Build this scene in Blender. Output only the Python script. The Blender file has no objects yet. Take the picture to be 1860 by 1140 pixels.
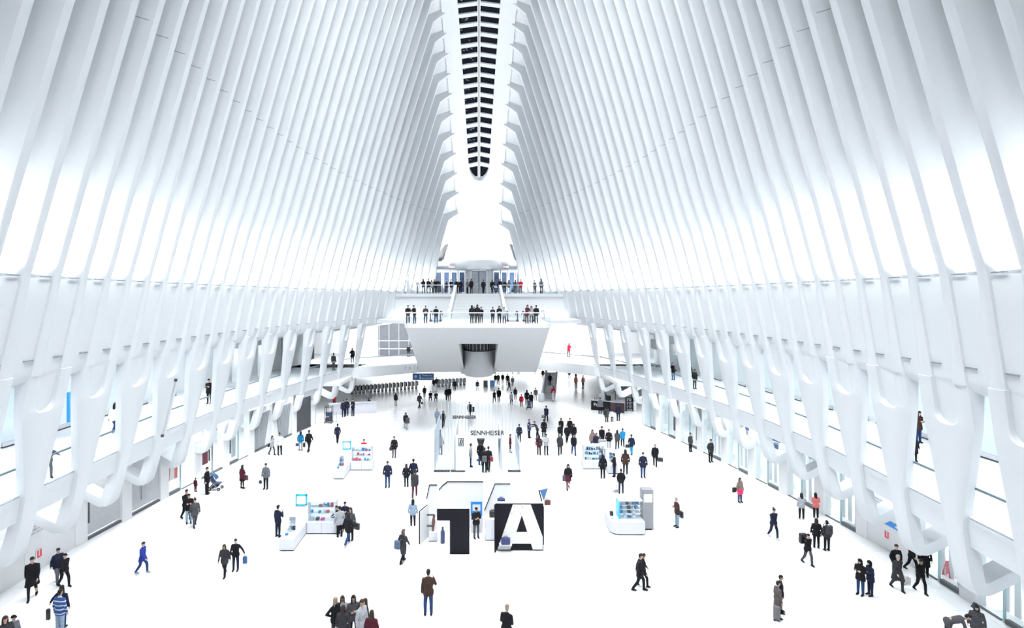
import bpy, bmesh, math, random
import numpy as np
from mathutils import Vector, Matrix

# ------------------------------------------------------------------ camera, world, light, exposure
SC = bpy.context.scene
COL = SC.collection
F, CX, CY, H = 1000.0, 870.0, 540.0, 13.2           # focal length and principal point in pixels of 1860x1140, eye height

cam = bpy.data.cameras.new('camera')
cam.sensor_width = 36.0
cam.lens = 36.0 * F / 1860.0
cam.shift_x = (930 - CX) / 1860.0
cam.shift_y = -(570 - CY) / 1860.0
cam.clip_start, cam.clip_end = 0.1, 500
camo = bpy.data.objects.new('camera', cam)
camo.location = (0, 0, H)
camo.rotation_euler = (math.radians(90), 0, 0)
COL.objects.link(camo)
SC.camera = camo

world = bpy.data.worlds.new('night_sky')
world.use_nodes = True
world.node_tree.nodes['Background'].inputs[0].default_value = (0.006, 0.009, 0.02, 1)
world.node_tree.nodes['Background'].inputs[1].default_value = 1.0
SC.world = world

vs = SC.view_settings
vs.view_transform = 'Standard'
vs.look = 'None'
vs.gamma = 1.0
vs.use_curve_mapping = False
vs.exposure = -1.55
SC.cycles.max_bounces = 8
SC.cycles.diffuse_bounces = 3
SC.cycles.glossy_bounces = 2
SC.cycles.transparent_max_bounces = 12
SC.cycles.use_denoising = True
SC.cycles.sample_clamp_indirect = 8.0
SC.cycles.use_adaptive_sampling = True
SC.cycles.adaptive_threshold = 0.15


def area(name, loc, direction, sx, sy, power, color=(0.95, 0.98, 1.0), along=None, spread=180):
    """a rectangular lamp: faces `direction`, its long side runs along `along`"""
    l = bpy.data.lights.new(name, 'AREA')
    l.shape = 'RECTANGLE'
    l.size, l.size_y = sx, sy
    l.energy = power
    l.color = color
    l.spread = math.radians(spread)
    o = bpy.data.objects.new(name, l)
    z = -Vector(direction).normalized()
    x = Vector(along or (1, 0, 0))
    x = (x - z * x.dot(z)).normalized()
    y = z.cross(x)
    o.matrix_world = Matrix.Translation(loc) @ Matrix((x, y, z)).transposed().to_4x4()
    COL.objects.link(o)
    return o


# plan of the hall -------------------------------------------------------------
def Drib(i):
    j = i - 1
    return 21.8 + 1.6 * j + (0.0043 * j * j if j > 0 else 0.0)


_u = [864, 804, 754, 709, 667, 630, 594, 562, 534, 507, 482, 458, 437, 415, 396, 376, 358, 340, 323, 307, 290,
      274, 258, 243, 228, 213, 198, 185, 171, 157, 144, 132, 118, 104, 90, 76]
_D = [9, 13, 17] + [Drib(i) for i in range(1, 35)]
_X = [15.7, 16.05, 16.3] + [(_u[i + 1] + 5) * Drib(i) / 1000 for i in range(1, 35)]
_xr = np.polyfit(_D, _X, 6)


def Xr(D):                                             # inner face of the ribs at ring level (z = 14)
    return float(np.polyval(_xr, D))


def zc(D):                                             # height at which a rib turns into the spine
    return 51.7 - 0.01667 * (D - 38.7) ** 2


def Xc(D):
    return 5.0 - (D - 60.9) * 0.035


def Xt(D):
    return 3.84 - (D - 60.9) * 0.0495


def zt(D):
    return zc(D) + 0.95


CUR = [-1]                                             # side being built: the right wall flares less near the camera


def fl(D):                                             # flare of the lower wall, less towards the far end
    if CUR[0] > 0:
        return float(np.interp(D, [18, 20, 24, 27, 30, 36, 57, 80], [0.64, 0.68, 0.76, 0.85, 0.92, 0.97, 0.86, 0.8]))
    return float(np.interp(D, [30, 40, 57, 80], [1, 0.98, 0.86, 0.8]))


def Xlow(D, z):                                        # inner face below the ring
    return Xr(D) + fl(D) * float(np.interp(z, [0, 2.2, 5.7, 8.7, 11.05, 13.9, 14.0], [2.95, 2.48, 1.75, 1.12, 0.63, 0.02, 0]))


def Xstore(D):
    return max(float(np.interp(D, [9, 20, 29, 36, 44, 57, 70], [20.6, 21.2, 21.3, 20.6, 19.5, 17.0, 15])), Xlow(D, 2.2) + 0.55)


Z_GAL, Z_SOF, Z_RAIL = 5.15, 3.95, 6.28
Z_LAND, Z_DECK = 10.75, 13.7
D_LAND, D_DECK = 51.0, 70.0


def fp(px, py, z=0.0):                                 # a point of the photo that stands at height z
    D = 1000.0 * (H - z) / (py - CY)
    return Vector(((px - CX) * D / 1000.0, D, z))


# lights of the hall: cove lamps on the ring ledge in front of the shell, shop lamps, fills added along the spine
RING_W, SPINE_W, GAL_W, SHOP_W, CON_W = 3600, 8000, 1500, 1100, 9000
for s in (-1, 1):
    seg = [9, 16, 23, 30, 37, 44, 51, 58, 64, 70, 75, 80, 84]
    for a, b in zip(seg, seg[1:]):
        pa, pb = Vector((s * (Xr(a) + 0.72), a, 14.1)), Vector((s * (Xr(b) + 0.72), b, 14.1))
        area('ring_cove_lamp', (pa + pb) / 2, (-0.10 * s, 0, 1), (pb - pa).length, 0.75, RING_W * (b - a) / 7 * (1.5 if b < 31 else 1.0), along=pb - pa, spread=(115 if b < 31 else 110))
    seg = [8, 20, 32, 44, 56]
    for a, b in zip(seg, seg[1:]):
        m = (a + b) / 2
        pa, pb = Vector((s * (Xlow(a, 8) + 3.6), a, 9.2)), Vector((s * (Xlow(b, 8) + 3.6), b, 9.2))
        area('gallery_ceiling_lamp', (pa + pb) / 2, (0, 0, -1), (pb - pa).length, 1.2, GAL_W, along=pb - pa)
        pa, pb = Vector((s * (Xstore(a) + 2.2), a, 3.8)), Vector((s * (Xstore(b) + 2.2), b, 3.8))
        area('shop_front_fill', (pa + pb) / 2 + Vector((-s * 2.75, 0, 0.1)), (0.25 * s, 0, -1), (pb - pa).length, 0.4, 300, along=pb - pa)  # fill light added under the soffit to brighten the shop fronts
        area('shop_ceiling_lamp', (pa + pb) / 2, (-0.15 * s, 0, -1), (pb - pa).length, 1.5, SHOP_W, along=pb - pa)
for a, b, ty, k in ((2, 12, 0.6, 0.55), (12, 24, 0.45, 0.4), (24, 36, 0.22, 0.8), (36, 48, 0.05, 0.7), (48, 57, 0.0, 0.4)):
    for s in (-1, 1):
        m = (a + b) / 2
        area('spine_fill', (s * 3.4, m, zc(m) - 0.6), (-0.05 * s, ty, -1), 1.0, b - a, SPINE_W * k, spread=95)  # added fill; the nearer ones tilt forward to front-light the hall
for x in (-14, 0, 14):
    area('concourse_ceiling_lamp', (x, 92, 3.8), (0, -0.1, -1), 10, 30, CON_W)
area('apse_lamp', (0, 82.6, 18.98), (0, -0.1, 1), 9.0, 0.6, 900)
for x in (-13, 13):
    area('gallery_end_fill', (x, 68.5, 10.0), (0, 0.9, -1), 12, 3, 10000)  # added fill, tilted back to brighten the far gallery walls
    area('concourse_side_fill', (x * 1.7, 60.5, 3.85), (0, 0, -1), 12, 4, 1600)  # added fill that lifts the dark sides of the concourse
area('under_landing_fill', (0, 73.5, 3.9), (0, -0.15, -1), 14, 3, 1500)  # added fill to brighten the floor beneath the landing
area('deck_ceiling_lamp', (0, 78, 17.2), (0, -0.2, -1), 9.0, 3, 350)


# ------------------------------------------------------------------ materials
MATS = {}


def mat(name, color, rough=0.5, metal=0.0, emit=None, estr=0.0, noise=0.0, scale=8.0, spec=0.5, coat=0.0):
    if name in MATS:
        return MATS[name]
    m = bpy.data.materials.new(name)
    m.use_nodes = True
    nt = m.node_tree
    b = nt.nodes['Principled BSDF']
    b.inputs['Base Color'].default_value = (*color, 1)
    b.inputs['Roughness'].default_value = rough
    b.inputs['Metallic'].default_value = metal
    b.inputs['Specular IOR Level'].default_value = spec
    b.inputs['Coat Weight'].default_value = coat
    if emit:
        b.inputs['Emission Color'].default_value = (*emit, 1)
        b.inputs['Emission Strength'].default_value = estr
    if noise > 0:
        tc = nt.nodes.new('ShaderNodeTexCoord')
        n = nt.nodes.new('ShaderNodeTexNoise')
        n.inputs['Scale'].default_value = scale
        n.inputs['Detail'].default_value = 3
        mx = nt.nodes.new('ShaderNodeMix')
        mx.data_type = 'RGBA'
        mx.inputs['A'].default_value = (*[max(0, c * (1 - noise)) for c in color], 1)
        mx.inputs['B'].default_value = (*[min(1, c * (1 + noise)) for c in color], 1)
        nt.links.new(tc.outputs['Object'], n.inputs['Vector'])
        nt.links.new(n.outputs['Fac'], mx.inputs['Factor'])
        nt.links.new(mx.outputs['Result'], b.inputs['Base Color'])
    MATS[name] = m
    return m


def glass(name, tint=(0.9, 0.97, 0.98), alpha=0.12, rough=0.02):
    m = bpy.data.materials.new(name)
    m.use_nodes = True
    nt = m.node_tree
    nt.nodes.remove(nt.nodes['Principled BSDF'])
    t = nt.nodes.new('ShaderNodeBsdfTransparent')
    t.inputs[0].default_value = (*tint, 1)
    g = nt.nodes.new('ShaderNodeBsdfGlossy')
    g.inputs['Roughness'].default_value = rough
    mx = nt.nodes.new('ShaderNodeMixShader')
    mx.inputs[0].default_value = alpha
    nt.links.new(t.outputs[0], mx.inputs[1])
    nt.links.new(g.outputs[0], mx.inputs[2])
    nt.links.new(mx.outputs[0], nt.nodes['Material Output'].inputs[0])
    MATS[name] = m
    return m


WHITE = mat('white_painted_steel', (0.80, 0.83, 0.86), 0.45, noise=0.025, scale=0.7)
WALL = mat('white_wall_panel', (0.84, 0.86, 0.88), 0.5)
MARBLE = mat('white_marble', (0.93, 0.935, 0.945), 0.28, noise=0.02, scale=0.9)
JOINT = mat('marble_joint', (0.66, 0.67, 0.69), 0.7)
GLASS = glass('clear_glass', (0.965, 0.985, 0.99), 0.05)
GLASS2 = glass('shop_glass', (0.96, 0.99, 0.995), 0.04)
STEEL = mat('grey_brushed_steel', (0.30, 0.34, 0.37), 0.35, 0.6)
DARK = mat('dark_metal', (0.03, 0.032, 0.037), 0.4)
NIGHT = mat('night_glass', (0.004, 0.005, 0.010), 0.25, spec=0.06)
RAILM = mat('teal_grey_rail', (0.10, 0.17, 0.20), 0.4)
GREY = mat('grey_panel', (0.42, 0.44, 0.47), 0.5)
BLACK = mat('black_paint', (0.014, 0.013, 0.018), 0.8, noise=0.5, scale=60, spec=0.12)
SHADE = mat('charcoal_mesh', (0.055, 0.056, 0.066), 0.7, noise=0.4, scale=40)


# ------------------------------------------------------------------ mesh helpers
def obj(name, bm, material, parent=None, smooth=None, link=True):
    me = bpy.data.meshes.new(name)
    if isinstance(bm, tuple):
        me.from_pydata([tuple(v) for v in bm[0]], [], bm[1])
        me.validate()
    else:
        bmesh.ops.recalc_face_normals(bm, faces=bm.faces[:])
        bm.to_mesh(me)
        bm.free()
    if smooth is not None:
        me.polygons.foreach_set('use_smooth', [True] * len(me.polygons))
        me.set_sharp_from_angle(angle=math.radians(smooth))
    for m in (material if isinstance(material, (list, tuple)) else [material]):
        me.materials.append(m)
    me.update()
    return place(name, me, parent)


def place(name, me, parent=None, loc=None, rz=None, scale=None, mw=None):
    o = bpy.data.objects.new(name, me)
    COL.objects.link(o)
    if parent is not None:
        o.parent = parent
    if mw is not None:
        o.matrix_local = mw
    if loc is not None:
        o.location = loc
    if rz is not None:
        o.rotation_euler = (0, 0, rz)
    if scale is not None:
        o.scale = scale if hasattr(scale, '__len__') else (scale,) * 3
    return o


def tag(o, label=None, cat=None, group=None, kind=None):
    if label:
        o['label'] = label
    if cat:
        o['category'] = cat
    if group:
        o['group'] = group
    if kind:
        o['kind'] = kind
    return o


def empty(name, loc=(0, 0, 0), rz=0.0):
    o = bpy.data.objects.new(name, None)
    o.empty_display_size = 0.2
    COL.objects.link(o)
    o.location = loc
    o.rotation_euler = (0, 0, rz)
    return o


def bx(bm, x0, x1, y0, y1, z0, z1, bev=0.0, mi=0):
    g = bmesh.ops.create_cube(bm, size=1.0)
    vsx = g['verts']
    for v in vsx:
        v.co = Vector(((x0 + x1) / 2 + v.co.x * (x1 - x0), (y0 + y1) / 2 + v.co.y * (y1 - y0), (z0 + z1) / 2 + v.co.z * (z1 - z0)))
    fs = {f for v in vsx for f in v.link_faces}
    for f in fs:
        f.material_index = mi
    if bev > 0:
        es = list({e for v in vsx for e in v.link_edges})
        r = bmesh.ops.bevel(bm, geom=es, offset=bev, segments=2, affect='EDGES', profile=0.5)
        for f in r['faces']:
            f.material_index = mi
    return bm


def box(x0, x1, y0, y1, z0, z1, bev=0.0):
    return bx(bmesh.new(), x0, x1, y0, y1, z0, z1, bev)


def tube(bm, pts, r, n=8, cap=True, mi=0):
    pts = [Vector(p) for p in pts]
    rr = r if hasattr(r, '__len__') else [r] * len(pts)
    rings = []
    for k, p in enumerate(pts):
        d = (pts[min(k + 1, len(pts) - 1)] - pts[max(k - 1, 0)]).normalized()
        a = d.orthogonal() if k == 0 else (rings_a - d * rings_a.dot(d))
        a = a.normalized()
        rings_a = a
        b = d.cross(a)
        rings.append([bm.verts.new(p + (a * math.cos(t) + b * math.sin(t)) * rr[k]) for t in (2 * math.pi * q / n for q in range(n))])
    for A, B in zip(rings, rings[1:]):
        for q in range(n):
            f = bm.faces.new((A[q], A[(q + 1) % n], B[(q + 1) % n], B[q]))
            f.material_index = mi
    if cap:
        bm.faces.new(rings[0][::-1]).material_index = mi
        bm.faces.new(rings[-1]).material_index = mi
    return bm


def prism(bm, poly, t0, t1, axis='y', mi=0):
    """polygon extruded: axis y -> (x, z) polygon between y=t0..t1; axis z -> (x, y) polygon; axis x -> (y, z) polygon"""
    def co(p, t):
        return {'y': (p[0], t, p[1]), 'z': (p[0], p[1], t), 'x': (t, p[0], p[1])}[axis]
    A = [bm.verts.new(co(p, t0)) for p in poly]
    B = [bm.verts.new(co(p, t1)) for p in poly]
    n = len(poly)
    fs = [bm.faces.new(A[::-1]), bm.faces.new(B)]
    for k in range(n):
        fs.append(bm.faces.new((A[k], A[(k + 1) % n], B[(k + 1) % n], B[k])))
    for f in fs:
        f.material_index = mi
    return bm


def loft(rows, closed_ring=True, cap=True):
    """rows of equal length -> one (verts, faces) mesh"""
    n = len(rows[0])
    v = [p for r in rows for p in r]
    f = []
    for k in range(len(rows) - 1):
        for q in range(n if closed_ring else n - 1):
            a, b = k * n + q, k * n + (q + 1) % n
            f.append((a, b, b + n, a + n))
    if cap and closed_ring:
        f.append(tuple(range(n))[::-1])
        f.append(tuple(range((len(rows) - 1) * n, len(rows) * n)))
    return v, f


def join(parts):
    v, f = [], []
    for a, b in parts:
        k = len(v)
        v += list(a)
        f += [tuple(i + k for i in q) for q in b]
    return v, f


TMP = bpy.data.scenes.new('tmp')                          # scratch scene: shapes are evaluated there, then it is removed


def evaluated(o):
    TMP.collection.objects.link(o)
    vl = TMP.view_layers[0]
    vl.update()
    dg = vl.depsgraph
    me = bpy.data.meshes.new_from_object(o.evaluated_get(dg))
    bpy.data.objects.remove(o)
    return me


def text(name, body, size, material, parent, mw, depth=0.02, align='CENTER', bold=0.0):
    c = bpy.data.curves.new(name, 'FONT')
    c.body = body
    c.size = size
    c.extrude = depth / 2
    c.offset = bold
    c.align_x = align
    c.align_y = 'CENTER'
    c.resolution_u = 3
    t = bpy.data.objects.new(name, c)
    me = evaluated(t)
    me.materials.clear()
    me.materials.append(material)
    return place(name, me, parent, mw=mw)


def facing(loc, xdir, up=(0, 0, 1)):
    """matrix for text/panels: local x along xdir, local y up, local z towards the reader"""
    x = Vector(xdir).normalized()
    y = Vector(up)
    y = (y - x * y.dot(x)).normalized()
    z = x.cross(y)
    return Matrix.Translation(loc) @ Matrix((x, y, z)).transposed().to_4x4()


# ------------------------------------------------------------------ floor
floor = obj('floor', box(-34, 34, -2, 122, -0.5, -0.012), JOINT)
tag(floor, kind='structure')
tile_mesh = None
TW, TL, GAP = 1.2, 1.8, 0.012
near_t, far_t = [], []
for r in range(0, 68):
    y0 = -2 + r * TL
    for c in range(-29, 28):
        x0 = (c + (0.5 if r % 2 else 0.0)) * TW
        xm, ym = x0 + TW / 2, y0 + TL / 2
        if abs(xm) > 34 or (ym < 58 and abs(xm) > Xstore(max(ym, 9)) + 7):
            continue
        dd = ym
        u = 870 + 1000 * xm / max(dd, 1)
        v = 540 + 1000 * H / max(dd, 1)
        if dd > 20 and 0 < u < 1860 and v < 1150:
            near_t.append((dd, xm, ym))
        else:
            far_t.append((xm, ym))
near_t.sort()
far_t += [(x, y) for d, x, y in near_t[300:]]
for k, (d, x, y) in enumerate(near_t[:300]):
    if tile_mesh is None:
        t = obj('tile', box(-TW / 2 + GAP / 2, TW / 2 - GAP / 2, -TL / 2 + GAP / 2, TL / 2 - GAP / 2, -0.012, 0), MARBLE, floor)
        tile_mesh = t.data
        t.location = (x, y, 0)
    else:
        place('tile', tile_mesh, floor, (x, y, 0))
hv, hf = [], []
for x, y in far_t:
    a, b = TW / 2 - GAP / 2, TL / 2 - GAP / 2
    k = len(hv)
    hv += [(x - a, y - b, 0), (x + a, y - b, 0), (x + a, y + b, 0), (x - a, y + b, 0), (x - a, y - b, -.012), (x + a, y - b, -.012), (x + a, y + b, -.012), (x - a, y + b, -.012)]
    hf += [(k, k + 1, k + 2, k + 3)] + [(k + q, k + 4 + q, k + 4 + (q + 1) % 4, k + (q + 1) % 4) for q in range(4)]
tag(obj('tile', (hv, hf), MARBLE, floor), kind='stuff')

# ------------------------------------------------------------------ side walls: ring beam, ribs, legs
RT, RD, RL = 0.46, 2.1, 0.33                                      # rib thickness and depth


def section(s, D, X, z, nx, nz, depth, t0=None, t1=None, rnd=0.16):
    """cross-section of a plate whose inner edge is rounded; t0, t1 = extent along the hall"""
    a = D - RT / 2 if t0 is None else t0
    b = D + RT / 2 if t1 is None else t1
    r = min(rnd, (b - a) * 0.45)
    prof = [(a, depth), (a, r * 1.3), (a + r * 0.3, r * 0.4), (a + r, 0), (b - r, 0), (b - r * 0.3, r * 0.4), (b, r * 1.3), (b, depth)]
    return [(s * (X + nx * d), y, z + nz * d) for y, d in prof]


IR = list(range(-7, 35))
for s in (-1, 1):
    side = 'left' if s < 0 else 'right'
    CUR[0] = s
    sh = 0.0 if s < 0 else 1.0
    # ring beam: a smooth band between the ribs, with the shell behind them
    Ds = [6 + k * 1.0 for k in range(0, 66)]
    rows = []
    for D in Ds:
        c = 0.16
        ring = [(Xlow(D, z) + c, z) for z in (10.15, 10.35, 11.05, 12, 13, 13.75)]
        ring += [(Xr(D) + c + 0.1, 13.95), (Xr(D) + 2.6, 14.0), (Xr(D) + 2.6, 9.6), (Xlow(D, 10.2) + 0.7, 9.75), (Xlow(D, 10.2) + 0.3, 9.9)]
        rows.append([(s * x, D, z) for x, z in ring])
    wall = obj('wall_' + side, loft(rows), WHITE, smooth=40)
    tag(wall, kind='structure')
    rows = []
    for D in [4 + k * 2 for k in range(0, 40)]:
        pr = [(Xr(D) + 2.2, 13.6)]
        for q in range(1, 9):
            w = q / 8
            pr.append((Xr(D) + (Xc(D) - Xr(D)) * w + 2.0 - 1.2 * max(0, w - 0.75) * 4, 14 + (zc(D) - 14) * w + 0.6))
        pr.append((Xt(D) + 0.1, zt(D) + 0.35))
        rows.append([(s * x, D, z) for x, z in pr])
    obj('bounce_shell', loft(rows, False, False), WALL, wall)  # opaque white in place of glass, so that light bounces back
    for i in IR:
        D = Drib(i) + sh
        rows = []
        zlow = 10.1 if D < D_DECK else Z_DECK
        zz = [z for z in (10.1, 11, 12, 13, 13.95) if z >= zlow or D < D_DECK]
        pts = [(Xlow(D, z), z) for z in zz] if D < D_DECK else [(Xr(D), Z_DECK)]
        n = 9
        for q in range(1, n + 1):
            w = q / n
            X = Xr(D) + (Xc(D) - Xr(D)) * w + 0.35 * math.sin(math.pi * w)
            pts.append((X, 14 + (zc(D) - 14) * w))
        X0, z0, X1, z1 = Xc(D), zc(D), Xt(D), zt(D)
        pts += [(X0 + (X1 - X0) * 0.5, z0 + (z1 - z0) * 0.5), (X1 - 0.25, z1 + 0.1)]
        for k, (X, z) in enumerate(pts):
            pa, pb = pts[max(k - 1, 0)], pts[min(k + 1, len(pts) - 1)]
            tx, tz = pb[0] - pa[0], pb[1] - pa[1]
            L = math.hypot(tx, tz)
            nx, nz = tz / L, -tx / L
            dep = RD if k < len(pts) - 2 else (1.4 if k == len(pts) - 2 else 1.0)
            hw_ = float(np.interp(z, [10.1, 13.5], [RL, RT / 2]))
            rows.append(section(s, D, X, z, nx, nz, dep, D - hw_, D + hw_))
        rb = obj('rib', loft(rows), WHITE, wall, smooth=35)
        if zc(D) > 27:
            w = (24.8 - 14) / (zc(D) - 14)
            X = Xr(D) + (Xc(D) - Xr(D)) * w + 0.35 * math.sin(math.pi * w)
            v = [(s * (X + q), D - RT / 2 - e_, 24.8 + 0.3 * q + h_) for e_ in (-0.01, 0.006) for q, h_ in ((0.2, -0.02), (1.9, -0.02), (1.9, 0.02), (0.2, 0.02))]
            obj('panel_joint', (v, [(0, 1, 2, 3), (4, 7, 6, 5), (0, 4, 5, 1), (1, 5, 6, 2), (2, 6, 7, 3), (3, 7, 4, 0)]), GREY, rb)
    # legs: two ribs run into one leg, which ends in a toe and an arm folded back to the shop front
    for i in range(-7, 27, 2):
        D1, D2 = Drib(i) + sh, Drib(i + 1) + sh
        if D2 > 66.5:
            break
        m = (D1 + D2) / 2
        a0, b0 = D1 - RL, D2 + RL
        gap = (D2 - D1 - 2 * RL) / 2
        zb = 8.5
        parts = []
        path = []
        for z in (10.2, 9.9, 9.6, zb + gap, zb + gap * 0.8, zb + gap * 0.55, zb + gap * 0.3, zb + gap * 0.12, zb + gap * 0.03, zb, 7.9, 7.2, 6.4, 5.6, 4.8, 4.0, 3.3):
            path.append((Xlow(m, z), z))
        tx, tz = Xlow(m, 2.2), 2.2
        # rounded toe, then the arm going out and up
        toe = [(tx - 0.06, 2.7), (tx + 0.06, 2.36), (tx + 0.32, 2.12), (tx + 0.7, 2.1), (tx + 1.1, 2.27)]
        xe = max(Xstore(m) + 0.35, tx + 1.3) if m < 57 else tx + 3.6
        toe.append((xe, 2.3 + 0.5 * (xe - tx - 1.1)))
        full = path + toe
        for half in (0, 1):
            rows = []
            for k, (X, z) in enumerate(full):
                pa, pb = full[max(k - 1, 0)], full[min(k + 1, len(full) - 1)]
                dx, dz = pb[0] - pa[0], pb[1] - pa[1]
                L = math.hypot(dx, dz)
                nx, nz = -dz / L, dx / L
                if k < len(path):
                    wz = float(np.interp(z, [3.0, 4.6, zb, 10.2], [0.42, 0.44, (b0 - a0) / 2, (b0 - a0) / 2]))
                    w = 0.0
                    if z > zb + gap:
                        w = gap
                    elif z > zb:
                        w = math.sqrt(max(0, gap ** 2 - (zb + gap - z) ** 2))
                    dep = float(np.interp(z, [3.0, 4.2, 5.2, 8.5, 10.0], [0.54, 0.50, 0.34, 0.34, 0.6]))
                else:
                    wz, w, dep = 0.42, 0.0, 0.54
                hi_ = b0 - float(np.interp(z, [3.0, 8.5], [0.34, 0.0])) if k < len(path) else b0 - 0.34
                lo_ = hi_ - 2 * wz
                mm = m if z >= zb and k < len(path) else (lo_ + hi_) / 2
                lo, hi = (lo_, mm - w) if half == 0 else (mm + w, hi_)
                if hi - lo < 0.05:
                    hi = lo + 0.05
                r = min(0.12, (hi - lo) * 0.45)
                A = [(lo, dep), (lo, r * 1.3 if half == 0 or w > 0 else 0), (lo + r * 0.3, r * 0.4 if half == 0 or w > 0 else 0), (lo + r, 0),
                     (hi - r, 0), (hi - r * 0.3, r * 0.4 if half == 1 or w > 0 else 0), (hi, r * 1.3 if half == 1 or w > 0 else 0), (hi, dep)]
                rows.append([(s * (X + nx * d), y, z + nz * d) for y, d in A])
            parts.append(loft(rows))
        rows = []
        for z in (zb - 0.1, 9.2, 10.25):
            X = Xlow(m, z) + 0.2
            rows.append([(s * X, a0 + 0.1, z), (s * X, b0 - 0.1, z), (s * (X + 0.1), b0 - 0.1, z), (s * (X + 0.1), a0 + 0.1, z)])
        parts.append(loft(rows))
        obj('leg', join(parts), WHITE, wall, smooth=35)
    # small joints of the ring: the thin dark lines at the foot of each rib panel
    rows = []
    jm = None
    for i in IR:
        D = Drib(i) + sh
        if D > 70:
            continue
        for z, k in ((14.0, 0), (10.75, 1)):
            X = (Xr(D) if k == 0 else Xlow(D, z)) + 0.1
            if jm is None:
                jo = obj('joint_line', box(-0.05, 0.05, -0.32, 0.32, -0.02, 0.02), STEEL, wall)
                jm = jo.data
                jo.location = (s * X, D - 0.55, z)
            else:
                jo = place('joint_line', jm, wall, (s * X, D - 0.55, z))
            jo.scale = (1, 0.8 if k == 0 else 0.7, 1)
            jo.rotation_euler = (0, 0, math.atan2(-s * (Xr(D + 1) - Xr(D)), 1))

    # gallery: slab with fascia, back wall and ceiling
    Ds = [6 + k * 2.0 for k in range(0, 31)] + [66.5]
    rows = []
    for D in Ds:
        f0, f1 = Xlow(D, Z_GAL) + 0.22, Xlow(D, Z_SOF) + 0.22
        xb = Xr(D) + 10.5
        rows.append([(s * f0, D, Z_GAL), (s * f1, D, Z_SOF), (s * xb, D, Z_SOF), (s * xb, D, Z_GAL)])
    tag(obj('floor_gallery_' + side, loft(rows), WHITE), kind='structure')
    rows = [[(s * (Xr(D) + 9.5), D, 9.7), (s * (Xr(D) + 9.5), D, Z_GAL), (s * (Xr(D) + 9.9), D, Z_GAL), (s * (Xr(D) + 9.9), D, 9.7)] for D in Ds]
    gw = tag(obj('wall_gallery_' + side, loft(rows), WALL), kind='structure')
    rows = [[(s * (Xr(D) + 2.0), D, 9.6), (s * (Xr(D) + 10.2), D, 9.6), (s * (Xr(D) + 10.2), D, 9.9), (s * (Xr(D) + 2.0), D, 9.9)] for D in Ds]
    tag(obj('ceiling_gallery_' + side, loft(rows), WALL), kind='structure')

    # glass balustrade between the legs
    bal = empty('glass_balustrade', (s * Xlow(30, Z_GAL), 30, Z_GAL))
    tag(bal, 'clear glass balustrade with grey handrail along the %s gallery, between the white legs' % side, 'balustrade')
    for i in range(-5, 25, 2):
        D1, D2 = Drib(i + 1) + sh, Drib(i + 2) + sh
        m1, m2 = (Drib(i) + D1) / 2 if True else 0, (D2 + Drib(i + 3) + sh) / 2
        m1 = (Drib(i) + sh + D1) / 2
        y0, y1 = m1 + 0.38, m2 - 0.38
        p0 = Vector((s * (Xlow(y0, 5.7) + 0.30), y0, 0))
        p1 = Vector((s * (Xlow(y1, 5.7) + 0.30), y1, 0))
        d = (p1 - p0).normalized()
        nn = Vector((d.y, -d.x, 0)) * 0.01
        vv = []
        for p in (p0 - nn, p1 - nn, p1 + nn, p0 + nn):
            vv.append((p.x, p.y, Z_GAL + 0.03))
        for p in (p0 - nn, p1 - nn, p1 + nn, p0 + nn):
            vv.append((p.x, p.y, Z_RAIL))
        ff = [(0, 1, 2, 3), (4, 7, 6, 5)] + [(q, 4 + q, 4 + (q + 1) % 4, (q + 1) % 4) for q in range(4)]
        inv = Matrix.Translation(bal.location).inverted()
        g = obj('glass_pane', (vv, ff), GLASS)
        g.parent = bal
        g.matrix_parent_inverse = inv
        h = obj('handrail', tube(bmesh.new(), [p0 + Vector((0, 0, Z_RAIL)), p1 + Vector((0, 0, Z_RAIL))], 0.05, 8), RAILM)
        h.parent = bal
        h.matrix_parent_inverse = inv
        h = obj('base_channel', tube(bmesh.new(), [p0 + Vector((-s * 0.12, 0, Z_GAL)), p1 + Vector((-s * 0.12, 0, Z_GAL))], 0.022, 6), STEEL)
        h.parent = bal
        h.matrix_parent_inverse = inv

CUR[0] = -1
# ------------------------------------------------------------------ spine and skylight
ceil = empty('ceiling', (0, 40, 50))
tag(ceil, kind='structure')
CINV = Matrix.Translation((0, -40, -50))


def cpart(name, data, m, smooth=None):
    o = obj(name, data, m, smooth=smooth)
    o.parent = ceil
    o.matrix_parent_inverse = CINV
    return o


D_END = 76.2


def Xs(D):
    w = 2.4 - (D - 59.0) * 0.0625
    w = min(w, 3.0)
    if D > D_END - 1.4:
        t = min(1.0, (D - (D_END - 1.4)) / 1.4)
        w *= math.sqrt(max(0.0, 1 - t * t))
    return w


def zs(D):
    return zt(D) + 0.15


DS = [5 + 1.5 * k for k in range(0, 46)] + [73.5, 74.3, 74.8, 75.2, 75.5, 75.8, 76.0, 76.12, 76.2]
for s in (-1, 1):
    rows = []
    for D in DS:
        w = max(Xs(D), 0.0)
        rows.append([(s * (Xt(D) + 0.25), D, zt(D) - 0.05), (s * (w + 0.25), D, zs(D)), (s * w, D, zs(D) + 0.06), (s * w, D, zs(D) + 0.6),
                     (s * (Xt(D) + 0.25), D, zt(D) + 1.6)])
    cpart('spine_side', loft(rows), WHITE, 40)
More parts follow.
